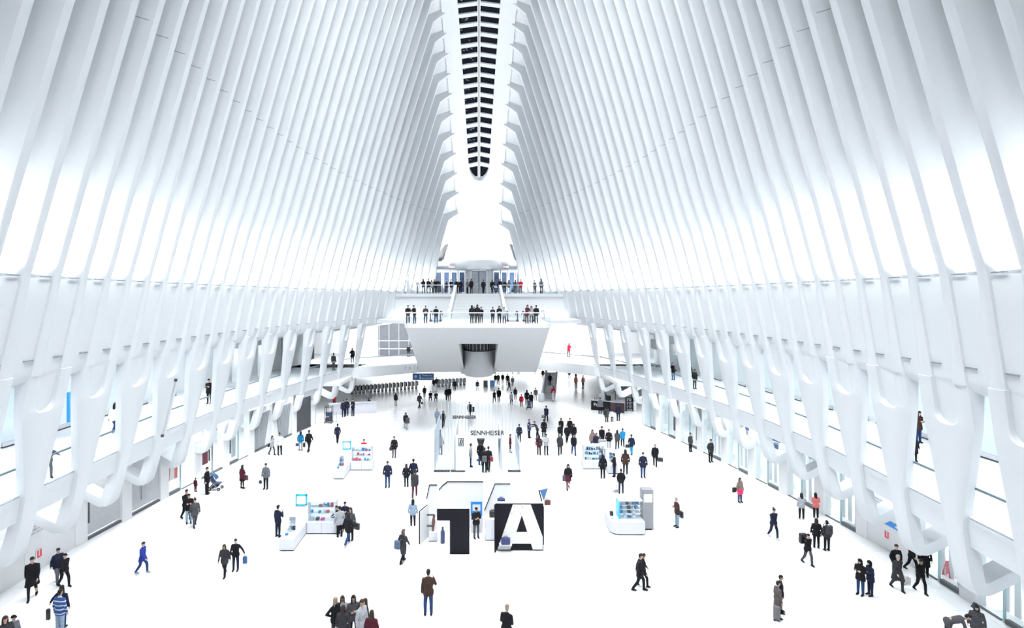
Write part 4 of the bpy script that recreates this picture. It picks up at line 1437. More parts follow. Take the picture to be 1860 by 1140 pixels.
# x, head y, foot y (pixels of the photograph), facing (0 = to the camera, 90 = right), pose, top+colour, bottom+colour, hair+colour, shoes | label
FLOOR_PEOPLE = """
942 665 681 180 W Jk Lk sk k|person in black walking away, farthest back left of the white escalator
931 663 680 180 V Jk Lk sk k|person in black half hidden by the white hull beside a raised arm
900 678 698 180 S Jk Ll sk k|person in black jacket and pale trousers, left of the pair by the blue board
905 677 699 180 W Jc Lk sk k|person in charcoal walking away right beside the blue floor board
913 677 697 180 V Jk Lg sk k|person in black jacket and grey trousers walking away, alone behind the blue board
922 678 700 180 S Jk Lk sk k|person in black above the striding person near the blue board
925 689 709 90 W Uk Lk sk k|person in black coat taking a long stride to the right near the blue board
931 682 702 0 V Jg Lg sk k|small person in grey walking towards us behind the striding person
867 690 710 180 S Jn Ll sk k|person in navy jacket and pale trousers walking alone left of the two floor boards
898 708 732 200 W Jk Lk sk k|person in black, left of the pair above the slatted booth
906 703 731 180 V Uk Lk sk k|broad person in black coat, right of the pair above the slatted booth
936 704 725 -20 S Uk Lk lk k|person in long black coat behind the one in pale jacket near the red coat
929 711 735 180 W Jl Lk sk k|person in pale grey jacket and black trousers left of the red coat
947 716 739 180 S Ur Lk sk k|person in bright red coat walking away in the middle distance
957 707 736 170 S Uk Lk lk k|person in black coat, left of the two with the pushchair
965 708 740 180 W Jk Lk sk k|person in black pushing the pushchair, right of the two
973 704 727 180 S Jd Ll sk k|person in flecked jacket and pale trousers beside the pushchair pair
972 664 679 60 V Jk Lk sk k|person in black walking far back beside the white escalator
982 655 673 180 S Jk Lk sk k|person in black under the soffit edge, left of the far pair by the escalator
990 655 673 180 S Jk Lk sk k|person in black under the soffit edge, right of the far pair by the escalator
986 670 689 200 S Jk Lk sk k|person in black at the foot of the far pair, left of the escalator
993 673 689 -90 W Jk Lk sk k|person in black stepping left beside the escalator balustrade
1002 686 705 180 S Jk Lk sk k|person in black on the white escalator above the red jacket
1005 701 725 180 S Jr Lk sk k|person in red jacket and black trousers at the escalator foot
1034 670 688 0 S Jk Lk sk k|person in black standing alone between escalator and orange vests
1045 654 675 180 S Jk Lk sk k|person in black below the right soffit, left of the two
1053 654 676 180 S Jk Lk sk k|person in black below the right soffit, right of the two
1046 669 689 0 S Jk Lk sk k|person in black directly behind the left orange vest
1046 681 704 20 S Jy Lk sk k|left of the two people in orange vests
1059 681 705 -60 A Jy Lc sk k|right of the two people in orange vests, arm stretched out
1090 721 752 180 S Jg Lk sk k|customer in grey jumper at the dark cart
1102 737 766 190 S Kd Lk lk k|customer in flecked grey coat with black bag at the dark cart
1112 744 766 180 S Jw Lk sk k|small child in white top between two adults at the dark cart
1123 733 764 180 S Un Lk sk k|customer in long navy coat at the right end of the dark cart
1097 709 737 0 T Jk Lk sk k|server in black behind the counter of the dark cart
624 725 757 30 S Jn Ln ck k|officer in navy uniform, front left of three by the white desk
630 722 755 0 S Jn Ln ck k|officer in navy uniform, in the middle of three by the white desk
641 723 755 -30 C Jn Ln ck k|officer in navy uniform with cap, right of three by the white desk
607 717 738 0 T Jr Lk sk k|person in dark red behind the long white desk
670 723 746 60 V Jk Ld lk k|person in black jacket walking right of the three officers
719 718 736 160 S Uk Ll lk k|person in black coat with pale stripe near the turnstiles
762 713 741 150 W Jc Lc sk k|person in charcoal striding away below the blue overhead sign
771 700 722 180 W Uk Lk sk k|person in black coat with bag just below the blue overhead sign
782 718 727 0 X Jk Lk sk k|left of two people crouching at the floor edge
792 716 728 0 X Jc Lk sk k|right of two people crouching at the floor edge, the bigger one
811 703 727 170 W Jn Lk sk k|left of the close couple walking away past the turnstiles
816 701 728 180 V Jk Lk sk k|right of the close couple walking away past the turnstiles
826 690 709 180 S Uk Lk sk k|person in long black coat standing at the turnstiles
788 688 706 180 S Jk Lk sk k|person in black passing the middle turnstile, on the left
793 685 704 180 S Jc Lk sk k|person in charcoal passing the middle turnstile, on the right
853 729 755 180 W Kk Lk sk k|person in long black coat carrying a black bag above the booth
794 741 771 0 W Jq Lq sg k|person in pale blue jumper and jeans left of a dark-coated partner
805 745 776 10 V Uk Lk lk k|person in black flared coat beside the pale blue jumper
796 771 813 40 T Jk Lk sk k|person in black looking down beside the slatted booth wall
800 782 826 150 S Jg Lk lk k|person in grey hidden partly by the slats of the booth
737 748 779 10 W Uk Ll lk k|person in black coat with a large bag walking left of the booth
716 792 831 -10 S Uk Ld sk k|person in dark coat with handbag, halfway between officers and booth
704 837 885 0 S Jn Lj sk k|person in navy jacket over white shirt facing us near the left kiosk
738 842 884 170 S Uk Lk lo k|person with brown hair in black coat, left of the trio
751 822 882 180 S Jn Lj sk k|tall person in navy jacket, behind the other two of the trio
753 852 902 180 V Uc Lm sk c|person in charcoal coat, front of the trio walking away
750 906 957 180 S Jq Lk lk w|person with long black hair and denim jacket left of the big display
732 960 1021 150 W Kc Lk hu k|person in long charcoal coat with blue backpack left of the display panels
865 921 977 20 C Jk Ld ck k|person in black top and cap standing inside the big letter display
943 770 803 180 S Jn Lk sk k|person in navy coat seen from behind right of the booth
961 761 795 60 S Ub Lk sk k|person in blue jacket being nudged by a friend
976 763 797 -80 G Jc Lk sk k|person leaning forward with both arms stretched to the blue jacket
988 761 794 170 S Kk Lk sk k|person in flared black coat standing right of the pushing pair
992 736 766 160 V Jn Lk sk k|person in navy with grey bag walking away above the pushing pair
979 790 826 160 S Um Lk lk k|person in mauve coat with black backpack, left of a pair
992 788 826 10 C Jl Lk sk k|person in pale patterned jumper facing us, right of a pair
1019 758 790 0 W Uk Lk lk k|person in black, back left of the walking group of six
1035 758 790 0 V Jk Lk sk k|person in black, back right of the walking group of six
1017 769 801 0 W Jk Lk sk k|bearded person in black over violet shirt, middle left of the walking group
1030 770 803 0 V Uk Lk sk k|person in black coat at the centre of the walking group
1042 768 804 -10 W Jk Lj lk k|person in black jacket and jeans, middle right of the walking group
1017 787 826 170 V Uc Lk sg k|person in charcoal coat walking away, front left of the walking group
1042 787 826 0 W Jk Lj sk k|person in open black jacket over blue shirt, front right of the group
1032 841 888 0 V Uk Dm hc k|hooded person in black coat with bare shins and shoulder bag
855 805 848 90 S Jl Lj sk k|person in pale top and jeans inside the booth doorway
873 799 845 160 S Uk Lj so k|taller person in black jacket in the booth doorway
880 801 858 180 S Jk Lk sk k|person with grey backpack in front of the booth doorway
887 806 855 170 W Jk Lk sk k|person with dark red bag at the booth doorway
927 788 822 90 S Jm Lk sk k|person in maroon leaning beside the right booth wall
1076 780 818 20 S Jv Lc lo k|person in pale mauve jacket behind the right far kiosk
1083 786 820 0 S Un Ln lk k|person in dark blue coat behind the right far kiosk
1093 773 811 0 W Uk Lg nm k|person in knitted hat and dark open coat behind the right far kiosk
1106 779 816 -20 S Uk Ll sk k|person in black open coat over white beside the grey screen post
1121 780 815 160 V Jd Lk lk k|person in olive grey jacket walking away right of the far kiosk
1131 777 811 170 W Jz Lk sk k|person in bright blue top and black trousers walking away
1147 788 825 180 V Un Lz sk k|person in navy coat and bright blue trousers with black bag
1190 805 847 160 W Uk Lk sg k|person in black coat with black holdall walking away on the right
1168 821 867 0 S Un Lj sk k|person in navy coat and blue jeans standing still facing us
1136 816 861 170 S Uo Lk lk k|person in dark brown coat, hands raised, right of the far kiosk
1116 823 866 -120 T Jk Ln sk k|person in black looking at a phone beside the far kiosk
1095 825 869 180 S Uk Lk hn k|person in navy hood and black coat in front of the far kiosk
1128 851 896 180 P Jk Ln sk k|person in black vest and navy trousers with dustpan
1230 903 957 -80 T Jo Lq sg k|grey-haired person in brown jacket and jeans looking at a phone
1162 1003 1073 80 W Uk Lk sk k|person in long black coat striding right, nearer of the two
1168 1006 1065 90 V Jk Lk sk k|person in black striding right, half hidden behind the long coat
1254 786 820 30 S Ud Lk bk k|person in flecked grey coat by the right shop fronts
1291 797 839 20 P Uc Lk so k|person in charcoal coat with scarf at the right shop fronts
1344 867 912 20 S Jv Lj lk k|person in taupe jacket carrying a bright pink bag
1405 921 977 10 W Jn Ln bk w|person with bun in navy open jacket over white top
1456 895 943 170 E Jl Lk lk q|person with long dark hair in pale grey jumper holding up a phone
1482 895 942 170 T Jp Lk lk w|person with long dark hair in salmon jumper at the shop glass
1483 941 995 160 S Uk Lk lo k|person with long brown hair in black coat and boots
1502 945 1000 180 S Jc Lk sk k|person in charcoal jacket with backpack standing behind the brown hair
1467 967 1025 10 W Jk Ld sk k|person in black jacket with black backpack walking towards us
1563 1014 1080 -60 T Uk Lj hk k|person in black coat and jeans looking at a phone, left of a pair
1581 1021 1086 -90 T Un Ln hk k|person in navy quilted coat with hood, right of a pair
1418 1044 1112 60 S Uk Lk sk k|person in black coat half hidden behind the taupe coat
1413 1060 1123 90 S Ku Lk sk k|person in long taupe coat pulling a grey suitcase
1628 988 1052 0 P Jk Lk sk k|bearded person in black jacket behind the grey coat on the right
1630 1005 1071 0 W Kc Lc sg k|person in long charcoal coat with striped bag on the right
1656 988 1037 20 W Jk Lk sk k|person in black behind the floating coat on the right
1680 1000 1046 -30 S Kk Lk sk k|person in wide black coat behind the patterned scarf
1672 1017 1076 0 W Jk Lk sk k|person in black jacket and patterned scarf walking towards us on the right
1774 1105 1172 -40 S Ud Lk hc k|hooded person in grey flecked coat at the lower right edge
1722 1112 1172 60 B Jd Lk sk k|person in grey jacket bending over at the lower right edge
59 998 1087 30 V Uk Dk sk k|person in black wide coat, skirt and boots at the left edge
105 993 1059 60 V Jn Lg sk k|person in navy jacket and grey trousers stepping beside a cap wearer
117 1003 1065 70 W Jk Lk ck k|person in black with cap walking beside the navy jacket
112 1063 1140 180 A Jn Lj lk k|person in navy behind the striped jumper
109 1070 1152 170 S JS Lq sk k|person in blue striped jumper and pale jeans at the lower left
9 1118 1205 60 S Jc Lk lo k|person with long brown hair at the bottom left corner
24 1124 1208 80 S Jg Lj ck k|person with black cap at the bottom left corner
1 1024 1062 90 W Jk Lj sk k|person cut by the left picture edge
259 990 1041 90 W Ui Lj sk q|person in long deep blue coat and pale trainers walking right
408 986 1046 0 W Uc Lk lo k|person with long hair in charcoal coat looking at a phone on the left
428 978 1036 0 A Jk Ln sk k|person in black holding a small blue bag out to one side
338 887 943 60 W Jk Lk sk k|person in black jacket, rear left of three walking on the left
343 896 950 30 T Jk Lq sk k|person in black top and pale jeans, in the middle of three walking
354 903 956 40 V Ud Ld bk k|person with bun in grey flecked suit, right of three walking
376 848 897 90 S Uk Lk sk k|person in long black coat pushing the pushchair on the left
355 872 893 160 S Um Lm so k|small child in dark red near the pushchair on the left
440 844 887 150 H Um Dk lk k|person in maroon jacket and skirt, hand on hip on the left
483 841 888 -10 S Jg Lk sk k|person in grey jumper and black trousers left of the kiosks
494 790 826 60 W Jl Ld lk k|person in pale patterned clothes with black bag, left of white shirt
508 786 826 40 A Jw Lk bk k|person in white blouse and black trousers by the slatted shop front
546 783 818 180 S Jt Ll lk k|person in teal blue jacket carrying bags
561 780 820 170 W Jk Lk sk k|person in black suit walking away beside the teal jacket
613 769 804 180 W Jn Lk bk k|person in dark navy walking away behind the far left kiosk
661 797 838 0 S Jr Lj sk k|person in red top behind the far left kiosk
505 917 975 150 E Jn Ln sk k|person in dark navy suit with hand to mouth left of the near kiosk
586 903 952 0 T Jn Lk sk k|person in dark top bending over behind the near left kiosk
598 906 956 90 S Jc Lk sk k|person in charcoal behind the right end of the near left kiosk
617 919 975 -150 S Ul Lk bk k|person in pale grey knitted coat at the near left kiosk
615 917 968 -60 R Jk Lk sk k|person in black stooping behind the pale grey coat
627 910 967 0 T Jn Lk sk k|person in dark suit and tie at the near left kiosk
637 921 981 -20 S Jd Lk lo k|person in flecked jacket with black shoulder bag at the near left kiosk
632 930 989 150 W Uk Lj lk w|person in black coat and jeans, front of the near kiosk group
609 1084 1165 60 H Jk Lc ly k|fair-haired person in black, left end of the bottom group
622 1081 1160 10 S Jl Lk lo k|person in pale jacket, back row of the bottom group
623 1099 1180 170 S Uc Lj lo k|person in dark jacket seen from behind, front left of the bottom group
642 1080 1162 20 C Jd Lk lk k|person with long dark hair and grey scarf, centre of the bottom group
657 1088 1175 60 S Ul Ll so k|person in pale grey coat, centre right of the bottom group
664 1086 1170 -60 S Jk Lk lo k|person behind the pale coat in the bottom group
675 1108 1190 170 S Jm Lk lo k|person in maroon jacket, right end of the bottom group
778 1033 1117 180 E Jo Lj sk k|person in brown jumper and jeans seen from behind, hand to face
920 1099 1185 150 T Jk Lq by k|person with fair bun in black printed top at the bottom centre
"""
# x, head y, distance, facing, pose ...
LANDING_PEOPLE = """
741 554 51.8 10 R Jk Lc sk k|leftmost person on the landing, in black
753 554 51.8 -40 R Jk Lj sk k|person in black and jeans, second from the left on the landing
773 555 51.8 10 C Jc Lj sk k|person in dark jacket with folded arms on the landing
792 556 51.8 0 R Jk Lj sk k|person in black jacket, right of four on the left of the landing
857 554 51.8 160 S Jk Lk lk k|person in black seen from behind in the landing group of four
861 557 51.85 0 S Jg Ll sk k|smaller person in grey in the landing group of four
867 553 51.9 0 S Uk Lk hk k|hooded person in black, tallest of the landing group of four
874 560 51.8 0 R Jk Lc ck k|person in black cap, right end of the landing group of four
895 558 51.8 0 T Jk Lk sk k|person in black with hands together in the middle of the landing
907 555 51.8 0 C Jk Lk lk k|person with long dark hair, left of a pair on the landing
916 559 51.8 -10 R Jl Ln sk k|person in pale grey jacket, right of a pair on the landing
957 553 51.85 30 R Um Lc lk k|person in maroon coat, left of three at the right of the landing
965 555 51.85 0 R Jl Lc lk k|person in pale jacket with red scarf, middle of three on the landing
974 554 51.85 160 S Uk Ld sk k|rightmost person on the landing, in black cape
"""
DECK_PEOPLE = """
769 506 70.8 -10 R Jk Lc hk k|leftmost hooded person on the upper deck
778 506 70.8 20 R Jk Lc sk k|person in black, second from the left on the upper deck
784 508 70.8 0 R Jl Lk hd k|person in pale jacket among the left group on the upper deck
789 507 71.2 0 S Jk Lk lk k|person in black behind the pale jacket on the upper deck
795 505 70.8 10 R Jk Lc sg k|grey-haired person in black on the upper deck
811 509 70.8 0 S Jk Lk hk k|small dark person before the left doors of the upper deck
819 507 70.8 20 R Jk Lk sk k|person in black left of the stair parapet on the upper deck
829 507 70.8 -30 A Jk Lk sk k|person in black leaning at the stair parapet on the upper deck
836 507 74.0 0 S Jk Ln sk k|person in black standing back near the left doors
849 507 71.0 60 S Jg Lk sk k|person in grey, left of a pair at the stair head
856 506 71.0 -30 S Uk Lk lk k|person with long hair in black, right of a pair at the stair head
878 507 71.0 170 W Jk Lk sk k|person in black alone in the middle of the stair head
894 506 72.3 160 W Jk Lk sk k|person in black beside the pushchair on the upper deck
908 503 71.3 -20 S Uk Lk lk k|tall person in black coat right of the pushchair on the upper deck
917 508 70.8 0 S Jk Lj sk k|person in black and jeans right of the stair parapet
924 508 70.8 20 R Jg Ll hd k|person in pale hat and jeans on the upper deck
936 508 70.8 0 T Jd Ld hk k|person in flecked jacket left of the red jacket on the deck
946 507 70.8 0 R Jr Lm sk k|person in red jacket and maroon trousers on the upper deck
971 509 70.8 -30 S Ug Lk sk k|person in grey coat, left of the rightmost pair on the deck
983 506 70.8 20 S Ug Lk hk k|rightmost person on the upper deck, in dark grey coat
"""
GALLERY_PEOPLE = """
208 730 787 180 W Jw Lj lk w|person with long hair, white blouse and jeans on the left gallery
87 812 868 60 G Jg Lg lk k|person in grey leaning half hidden by a white leg on the left gallery
380 685 733 0 T Uk Lk sk k|person in black coat standing by a rail on the left gallery
606 640 672 160 S Jd Ld sk k|person in flecked grey at the far left gallery rail
640 625 660 0 E Uk Lk lk k|slim person in black at the far end of the left gallery
742 622 648 0 S Jk Lk sk k|small dark person at the pale left ramp by the hull
1033 622 648 20 R Jr Lc lk k|person with long hair in red jacket on the right ramp
1223 658 690 -60 R Jk Lj sk k|person in black leaning half hidden on the right gallery
1262 670 706 20 P Jk Lk lk k|person in black with one leg forward on the right gallery
1252 660 694 0 S Jk Lk sk k|dark person mostly hidden by a leg on the right gallery
1668 746 804 10 T Uo Lj lk k|person with long hair, brown jacket and jeans on the near right gallery
1653 736 797 30 T Jk Lk ck k|person in cap mostly hidden by a white leg on the right gallery
1661 790 838 0 S Kk Lk sk k|small figure in black coat below the brown jacket on the right gallery
"""


def parse(row):
    a, label = row.split('|')
    f = a.split()
    return float(f[0]), float(f[1]), float(f[2]), float(f[3]), f[4], f[5][0], f[5][1], f[6][0], f[6][1], f[7][0], f[7][1:] or 'k', f[8], label.strip()


PEOPLE = {}
SPOTS = []


def clear_of(p, mode, px):
    """keep people from standing inside one another: step back a little along the line of sight"""
    p = p.copy()
    for _ in range(4):
        near = [q for q in SPOTS if abs(q.z - p.z) < 0.5 and (q - p).length < (0.46 if mode in 'LK' else 0.40)]
        if not near:
            break
        step = 0.3 if mode in 'LK' else 0.11
        p.y += step
        p.x = (px - CX) * p.y / 1000
    SPOTS.append(p)
    return p


for rows_, mode in ((FLOOR_PEOPLE, 'F'), (LANDING_PEOPLE, 'L'), (DECK_PEOPLE, 'K'), (GALLERY_PEOPLE, 'G')):
    for row in rows_.strip().splitlines():
        x, hy, c, face, pose, top, tc, bot, bc, hr_, hc, shoe, lab = parse(row)
        if mode == 'F':
            p = fp(x, c)
        elif mode == 'G':
            p = fp(x, c, Z_GAL)
        else:
            p = Vector(((x - CX) * c / 1000, c, Z_LAND if mode == 'L' else Z_DECK))
        p = clear_of(p, mode, x)
        top_z = H - (hy - CY) * p.y / 1000
        hg = top_z - p.z
        small = 'child' in lab or 'small' in lab
        if pose == 'X':
            hg = 1.6
        elif pose in 'B':
            hg = 1.7
        elif small:
            hg = max(0.95, min(1.6, hg))
        else:
            hg = max(1.55, min(1.9, hg))
        bag = None
        PEOPLE[(x, hy)] = (person(p, hg, face, pose, top, tc, bot, bc, hr_, hc, shoe, lab), p, hg, face)

# ------------------------------------------------------------------ kiosks
KW = mat('kiosk_white', (0.80, 0.81, 0.87), 0.35)
BOARDW = mat('lightened_board_white', (0.96, 0.965, 0.97), 0.5)  # lighter than the kiosk white, makes up for weak light on upright boards
KBASE = mat('kiosk_plinth', (0.03, 0.03, 0.035), 0.4)
KGLOW = mat('kiosk_lit_panel', (0.9, 0.95, 1.0), 0.4, emit=(0.80, 0.92, 1.0), estr=2.2)
CYAN = mat('cyan_edge', (0.02, 0.42, 0.62), 0.3, emit=(0.05, 0.55, 0.8), estr=0.7)
SCRW = mat('white_screen', (0.85, 0.9, 0.95), 0.3, emit=(0.95, 0.98, 1), estr=2.0)
KCL = glass('case_glass', (0.95, 0.99, 1.0), 0.05)
PRED = mat('red_packaging', (0.62, 0.04, 0.07), 0.5)
PBLU = mat('blue_packaging', (0.03, 0.18, 0.42), 0.5)
PDRK = mat('dark_packaging', (0.02, 0.02, 0.03), 0.5)
PMAG = mat('magenta_packaging', (0.65, 0.03, 0.25), 0.5)
GPOST = mat('grey_post', (0.30, 0.31, 0.33), 0.5)


def goods(e, x0, x1, y, zs_, rn, cols, dy=0.16, name='packet'):
    for z in zs_:
        x = x0
        while x < x1 - 0.12:
            w = rn.uniform(0.07, 0.2)
            h = rn.uniform(0.08, 0.2)
            if rn.random() < 0.72:
                obj(name, box(x, min(x + w, x1), y - dy / 2, y + dy / 2, z, z + h, 0.008), rn.choice(cols), e)
            x += w + rn.uniform(0.04, 0.12)


def kiosk(px, py, flip, label, cols, seed, screen=True, wl=1.0):
    """corner of the L at photo point (px, py); the front counter runs away from the corner, the wing comes towards the camera"""
    p = fp(px, py)
    e = empty('display_kiosk', p)
    tag(e, label, 'kiosk')
    f = -1 if flip else 1
    rn = random.Random(seed)

    def X(a, b):
        return min(a * f, b * f), max(a * f, b * f)
    # front counter
    obj('counter_plinth', box(*X(0.04, 1.62), 0.04, 0.7, 0, 0.05), KBASE, e)
    c = obj('counter', box(*X(0, 1.66), 0, 0.75, 0.05, 0.68, 0.03), KW, e)
    obj('panel_seam', box(*X(0.82, 0.835), -0.004, 0.01, 0.06, 0.66), GPOST, c)
    obj('case_back', box(*X(0.05, 1.55), 0.62, 0.66, 0.68, 1.72), KGLOW, e)
    obj('case_frame', join([loft([[(q[0], 0.08, z), (q[1], 0.08, z), (q[1], 0.66, z), (q[0], 0.66, z)] for z in (0.68, 1.75)]) for q in (X(0.0, 0.06), X(1.5, 1.58))]), KW, e)
    obj('case_top', box(*X(-0.02, 1.6), 0.06, 0.68, 1.75, 1.82, 0.01), KW, e)
    for z in (1.02, 1.38):
        obj('shelf', box(*X(0.06, 1.5), 0.3, 0.62, z, z + 0.025), KW, e)
    obj('case_glass', box(*X(0.06, 1.5), 0.09, 0.1, 0.69, 1.74), KCL, e)
    x0, x1 = X(0.12, 1.45)
    goods(e, x0, x1, 0.46, (1.045, 1.405), rn, cols)
    goods(e, x0, x1, 0.30, (0.69,), rn, cols, 0.2)
    obj('lit_sign', box(*X(0.95, 1.2), 0.05, 0.062, 1.6, 1.68), PBLU, e)
    # wing towards the camera
    obj('wing_plinth', box(*X(-0.74, -0.06), -2.0 * wl, 0.5, 0, 0.05), KBASE, e)
    obj('wing_counter', box(*X(-0.8, -0.02), -2.08 * wl, 0.55, 0.05, 0.68, 0.05), KW, e)
    obj('wing_case', box(*X(-0.66, -0.14), -1.3 * wl, 0.35, 0.69, 1.5), KCL, e)
    obj('wing_back', box(*X(-0.2, -0.14), -1.25 * wl, 0.3, 0.69, 1.45), KGLOW, e)
    obj('wing_case_top', box(*X(-0.7, -0.1), -1.35 * wl, 0.4, 1.5, 1.54), KW, e)
    for z in (0.69, 0.98, 1.22):
        obj('wing_shelf', box(*X(-0.6, -0.2), -1.2 * wl, 0.25, z + 0.0, z + 0.02), KW, e)
        x0, x1 = X(-0.58, -0.24)
        goods(e, x0, x1, -1.0 * wl, (z + 0.02,), rn, cols, 0.25)
        goods(e, x0, x1, -0.4 * wl, (z + 0.02,), rn, cols, 0.25)
    obj('card_reader', box(*X(-0.6, -0.45), -1.75 * wl, -1.6 * wl, 0.68, 0.78, 0.02), PBLU, e)
    if screen:
        s0, s1 = X(-0.62, 0.0)
        sc_ = obj('screen_frame', join([loft([[(a, 0.02, z) for a in (q0, q1)] + [(a, 0.16, z) for a in (q1, q0)] for z in (z0, z1)])
                                        for q0, q1, z0, z1 in ((s0, s0 + 0.07, 1.6, 2.2), (s1 - 0.07, s1, 1.6, 2.2), (s0, s1, 2.12, 2.2), (s0, s1, 1.6, 1.68))]), CYAN, e)
        obj('screen_face', box(s0 + 0.07, s1 - 0.07, 0.05, 0.1, 1.68, 2.12), SCRW, sc_)
        obj('screen_post', box((s0 + s1) / 2 - 0.05, (s0 + s1) / 2 + 0.05, 0.06, 0.12, 0.68, 1.6), CYAN, e)
    return e


kiosk(557, 970, False, 'white L-shaped kiosk with lit cases and cyan screen, nearest on the left', [PRED, PDRK, SILV, PMAG, PBLU, KW], 3)
kiosk(637, 854, False, 'white L-shaped kiosk with cyan screen and red goods, farther on the left', [PRED, KW, PBLU, PRED], 5)
kf = kiosk(1098, 852, True, 'white lit kiosk crowded by people, farther on the right', [PBLU, KW, SILV, PDRK], 8, screen=False, wl=0.55)
obj('screen_post', box(-0.30, 0.25, 0.5, 0.85, 0.0, 2.1, 0.03), GPOST, kf)
obj('screen_face', box(-0.24, 0.2, 0.48, 0.505, 1.45, 1.95), SCRW, kf)
# rounded kiosk on the near right with its tall grey post
p = fp(1145, 972)
e = empty('display_kiosk', p)
tag(e, 'white kiosk with rounded corner and glowing case, nearest on the right', 'kiosk')


def rounded(x0, x1, y0, y1, r, z0, z1):
    pts = [(x1, y0), (x1, y1), (x0, y1)] + [(x0 + r - r * math.cos(t), y0 + r - r * math.sin(t)) for t in np.linspace(0, math.pi / 2, 7)]
    return prism(bmesh.new(), pts[::-1], z0, z1, 'z')


obj('counter_plinth', rounded(-1.0, 0.76, 0.05, 1.7, 0.45, 0, 0.07), KBASE, e)
obj('counter', rounded(-1.06, 0.82, 0, 1.75, 0.5, 0.07, 0.72), KW, e)
obj('case_back', box(-0.45, 0.75, 1.1, 1.15, 0.72, 1.75), KGLOW, e)
obj('case_glass', box(-0.5, 0.78, 0.42, 0.435, 0.72, 1.7), KCL, e)
obj('case_top', box(-0.52, 0.8, 0.4, 1.15, 1.72, 1.8, 0.02), KW, e)
obj('case_side', box(-0.52, -0.47, 0.42, 1.15, 0.72, 1.72), CYAN, e)
rn = random.Random(11)
for z in (0.98, 1.22, 1.46):
    obj('shelf', box(-0.45, 0.75, 0.55, 1.1, z, z + 0.02), KW, e)
goods(e, -0.4, 0.7, 0.7, (0.74, 1.0, 1.24, 1.48), rn, [PBLU, PDRK, PBLU, KW], 0.2)
obj('card_reader', box(-0.9, -0.72, 0.9, 1.1, 0.72, 0.95, 0.02), PDRK, e)
obj('dish', box(-0.95, -0.65, 0.45, 0.65, 0.72, 0.76, 0.02), SILV, e)
p = fp(1176, 961)
e = empty('screen_post', p)
tag(e, 'tall grey post with small lit screen right of the nearest right kiosk', 'screen post')
obj('foot', box(-0.2, 0.22, -0.1, 0.25, 0, 0.1, 0.02), KBASE, e)
obj('column', box(-0.32, 0.3, -0.15, 0.42, 0.1, 2.3, 0.02), GPOST, e)
obj('screen', box(-0.24, 0.22, -0.18, -0.145, 1.6, 2.05, 0.01), SCRW, e)

# ------------------------------------------------------------------ large numeral and letter display
p1 = Vector((0, 28.3, 0))
e = empty('numeral_panel', (-1.3, 28.3, 0))
tag(e, 'tall black panel cut like a broad numeral in the middle of the floor', 'display panel')
poly = [(-2.16, 2.33), (-2.16, 1.74), (-1.5, 1.74), (-1.5, 0), (-0.49, 0), (-0.49, 2.33)]
kid('black_face', prism(bmesh.new(), poly[::-1], 28.3, 28.36), BLACK, e)
kid('white_back', prism(bmesh.new(), poly[::-1], 28.36, 28.62), KW, e)
e = empty('letter_panel', (2.1, 28.75, 0))
tag(e, 'black display panel carrying a huge white letter A', 'display panel')
X0, X1, ZT = 0.86, 3.36, 2.44
kid('black_face', box(X0, X1, 28.72, 28.78, 0.04, ZT), BLACK, e)
kid('white_back', box(X0, X1, 28.78, 29.0, 0.02, ZT + 0.02), KW, e)


def az(zx, zy):                                            # points read off the letter in the photo
    px, py = 700 + zx / 5.8125, 850 + zy / 5.8125
    return ((px - CX) * 28.72 / 1000, H - (py - CY) * 28.72 / 1000)


outer = [az(1185, 852), az(1345, 383), az(1535, 383), az(1660, 720), az(1660, 852), az(1555, 852), az(1540, 790), az(1335, 790), az(1318, 852)]
tri = [az(1440, 492), az(1380, 672), az(1498, 672)]
bm = bmesh.new()
prism(bm, [az(1185, 852), az(1345, 383), az(1440, 383), az(1440, 492), az(1380, 672), az(1318, 852)], 28.66, 28.72)
prism(bm, [az(1440, 383), az(1535, 383), az(1660, 720), az(1660, 852), az(1555, 852), az(1498, 672), az(1440, 492)], 28.66, 28.72)
prism(bm, [az(1380, 672), az(1498, 672), az(1540, 790), az(1340, 790)], 28.662, 28.722)
lt = kid('letter_a', bm, BOARDW, e)
for zx, zy in ((1360, 402), (1445, 402), (1335, 470), (1425, 470), (1205, 812), (1305, 812), (1198, 838), (1300, 838)):
    x, z = az(zx, zy)
    kid('bolt', box(x - 0.025, x + 0.025, 28.64, 28.665, z - 0.025, z + 0.025, 0.008), GPOST, e)
kid('edge_post', box(X0 - 0.06, X0 + 0.02, 28.5, 28.72, 0.0, ZT), BLACK, e)


def edged(name, lab, poly, y, t=0.12, cat='display panel'):
    o_ = empty(name, (poly[0][0], y, 0))
    tag(o_, lab, cat)
    kid('white_board', prism(bmesh.new(), poly, y, y + t), BOARDW, o_)
    for a, b in zip(poly, poly[1:] + poly[:1]):
        if min(a[1], b[1]) < 0.05:
            continue
        kid('black_edge', tube(bmesh.new(), [(a[0], y - 0.02, a[1]), (b[0], y - 0.02, b[1])], 0.035, 4), BLACK, o_)
    return o_


def at(px, py, D):
    return ((px - CX) * D / 1000, H - (py - CY) * D / 1000)


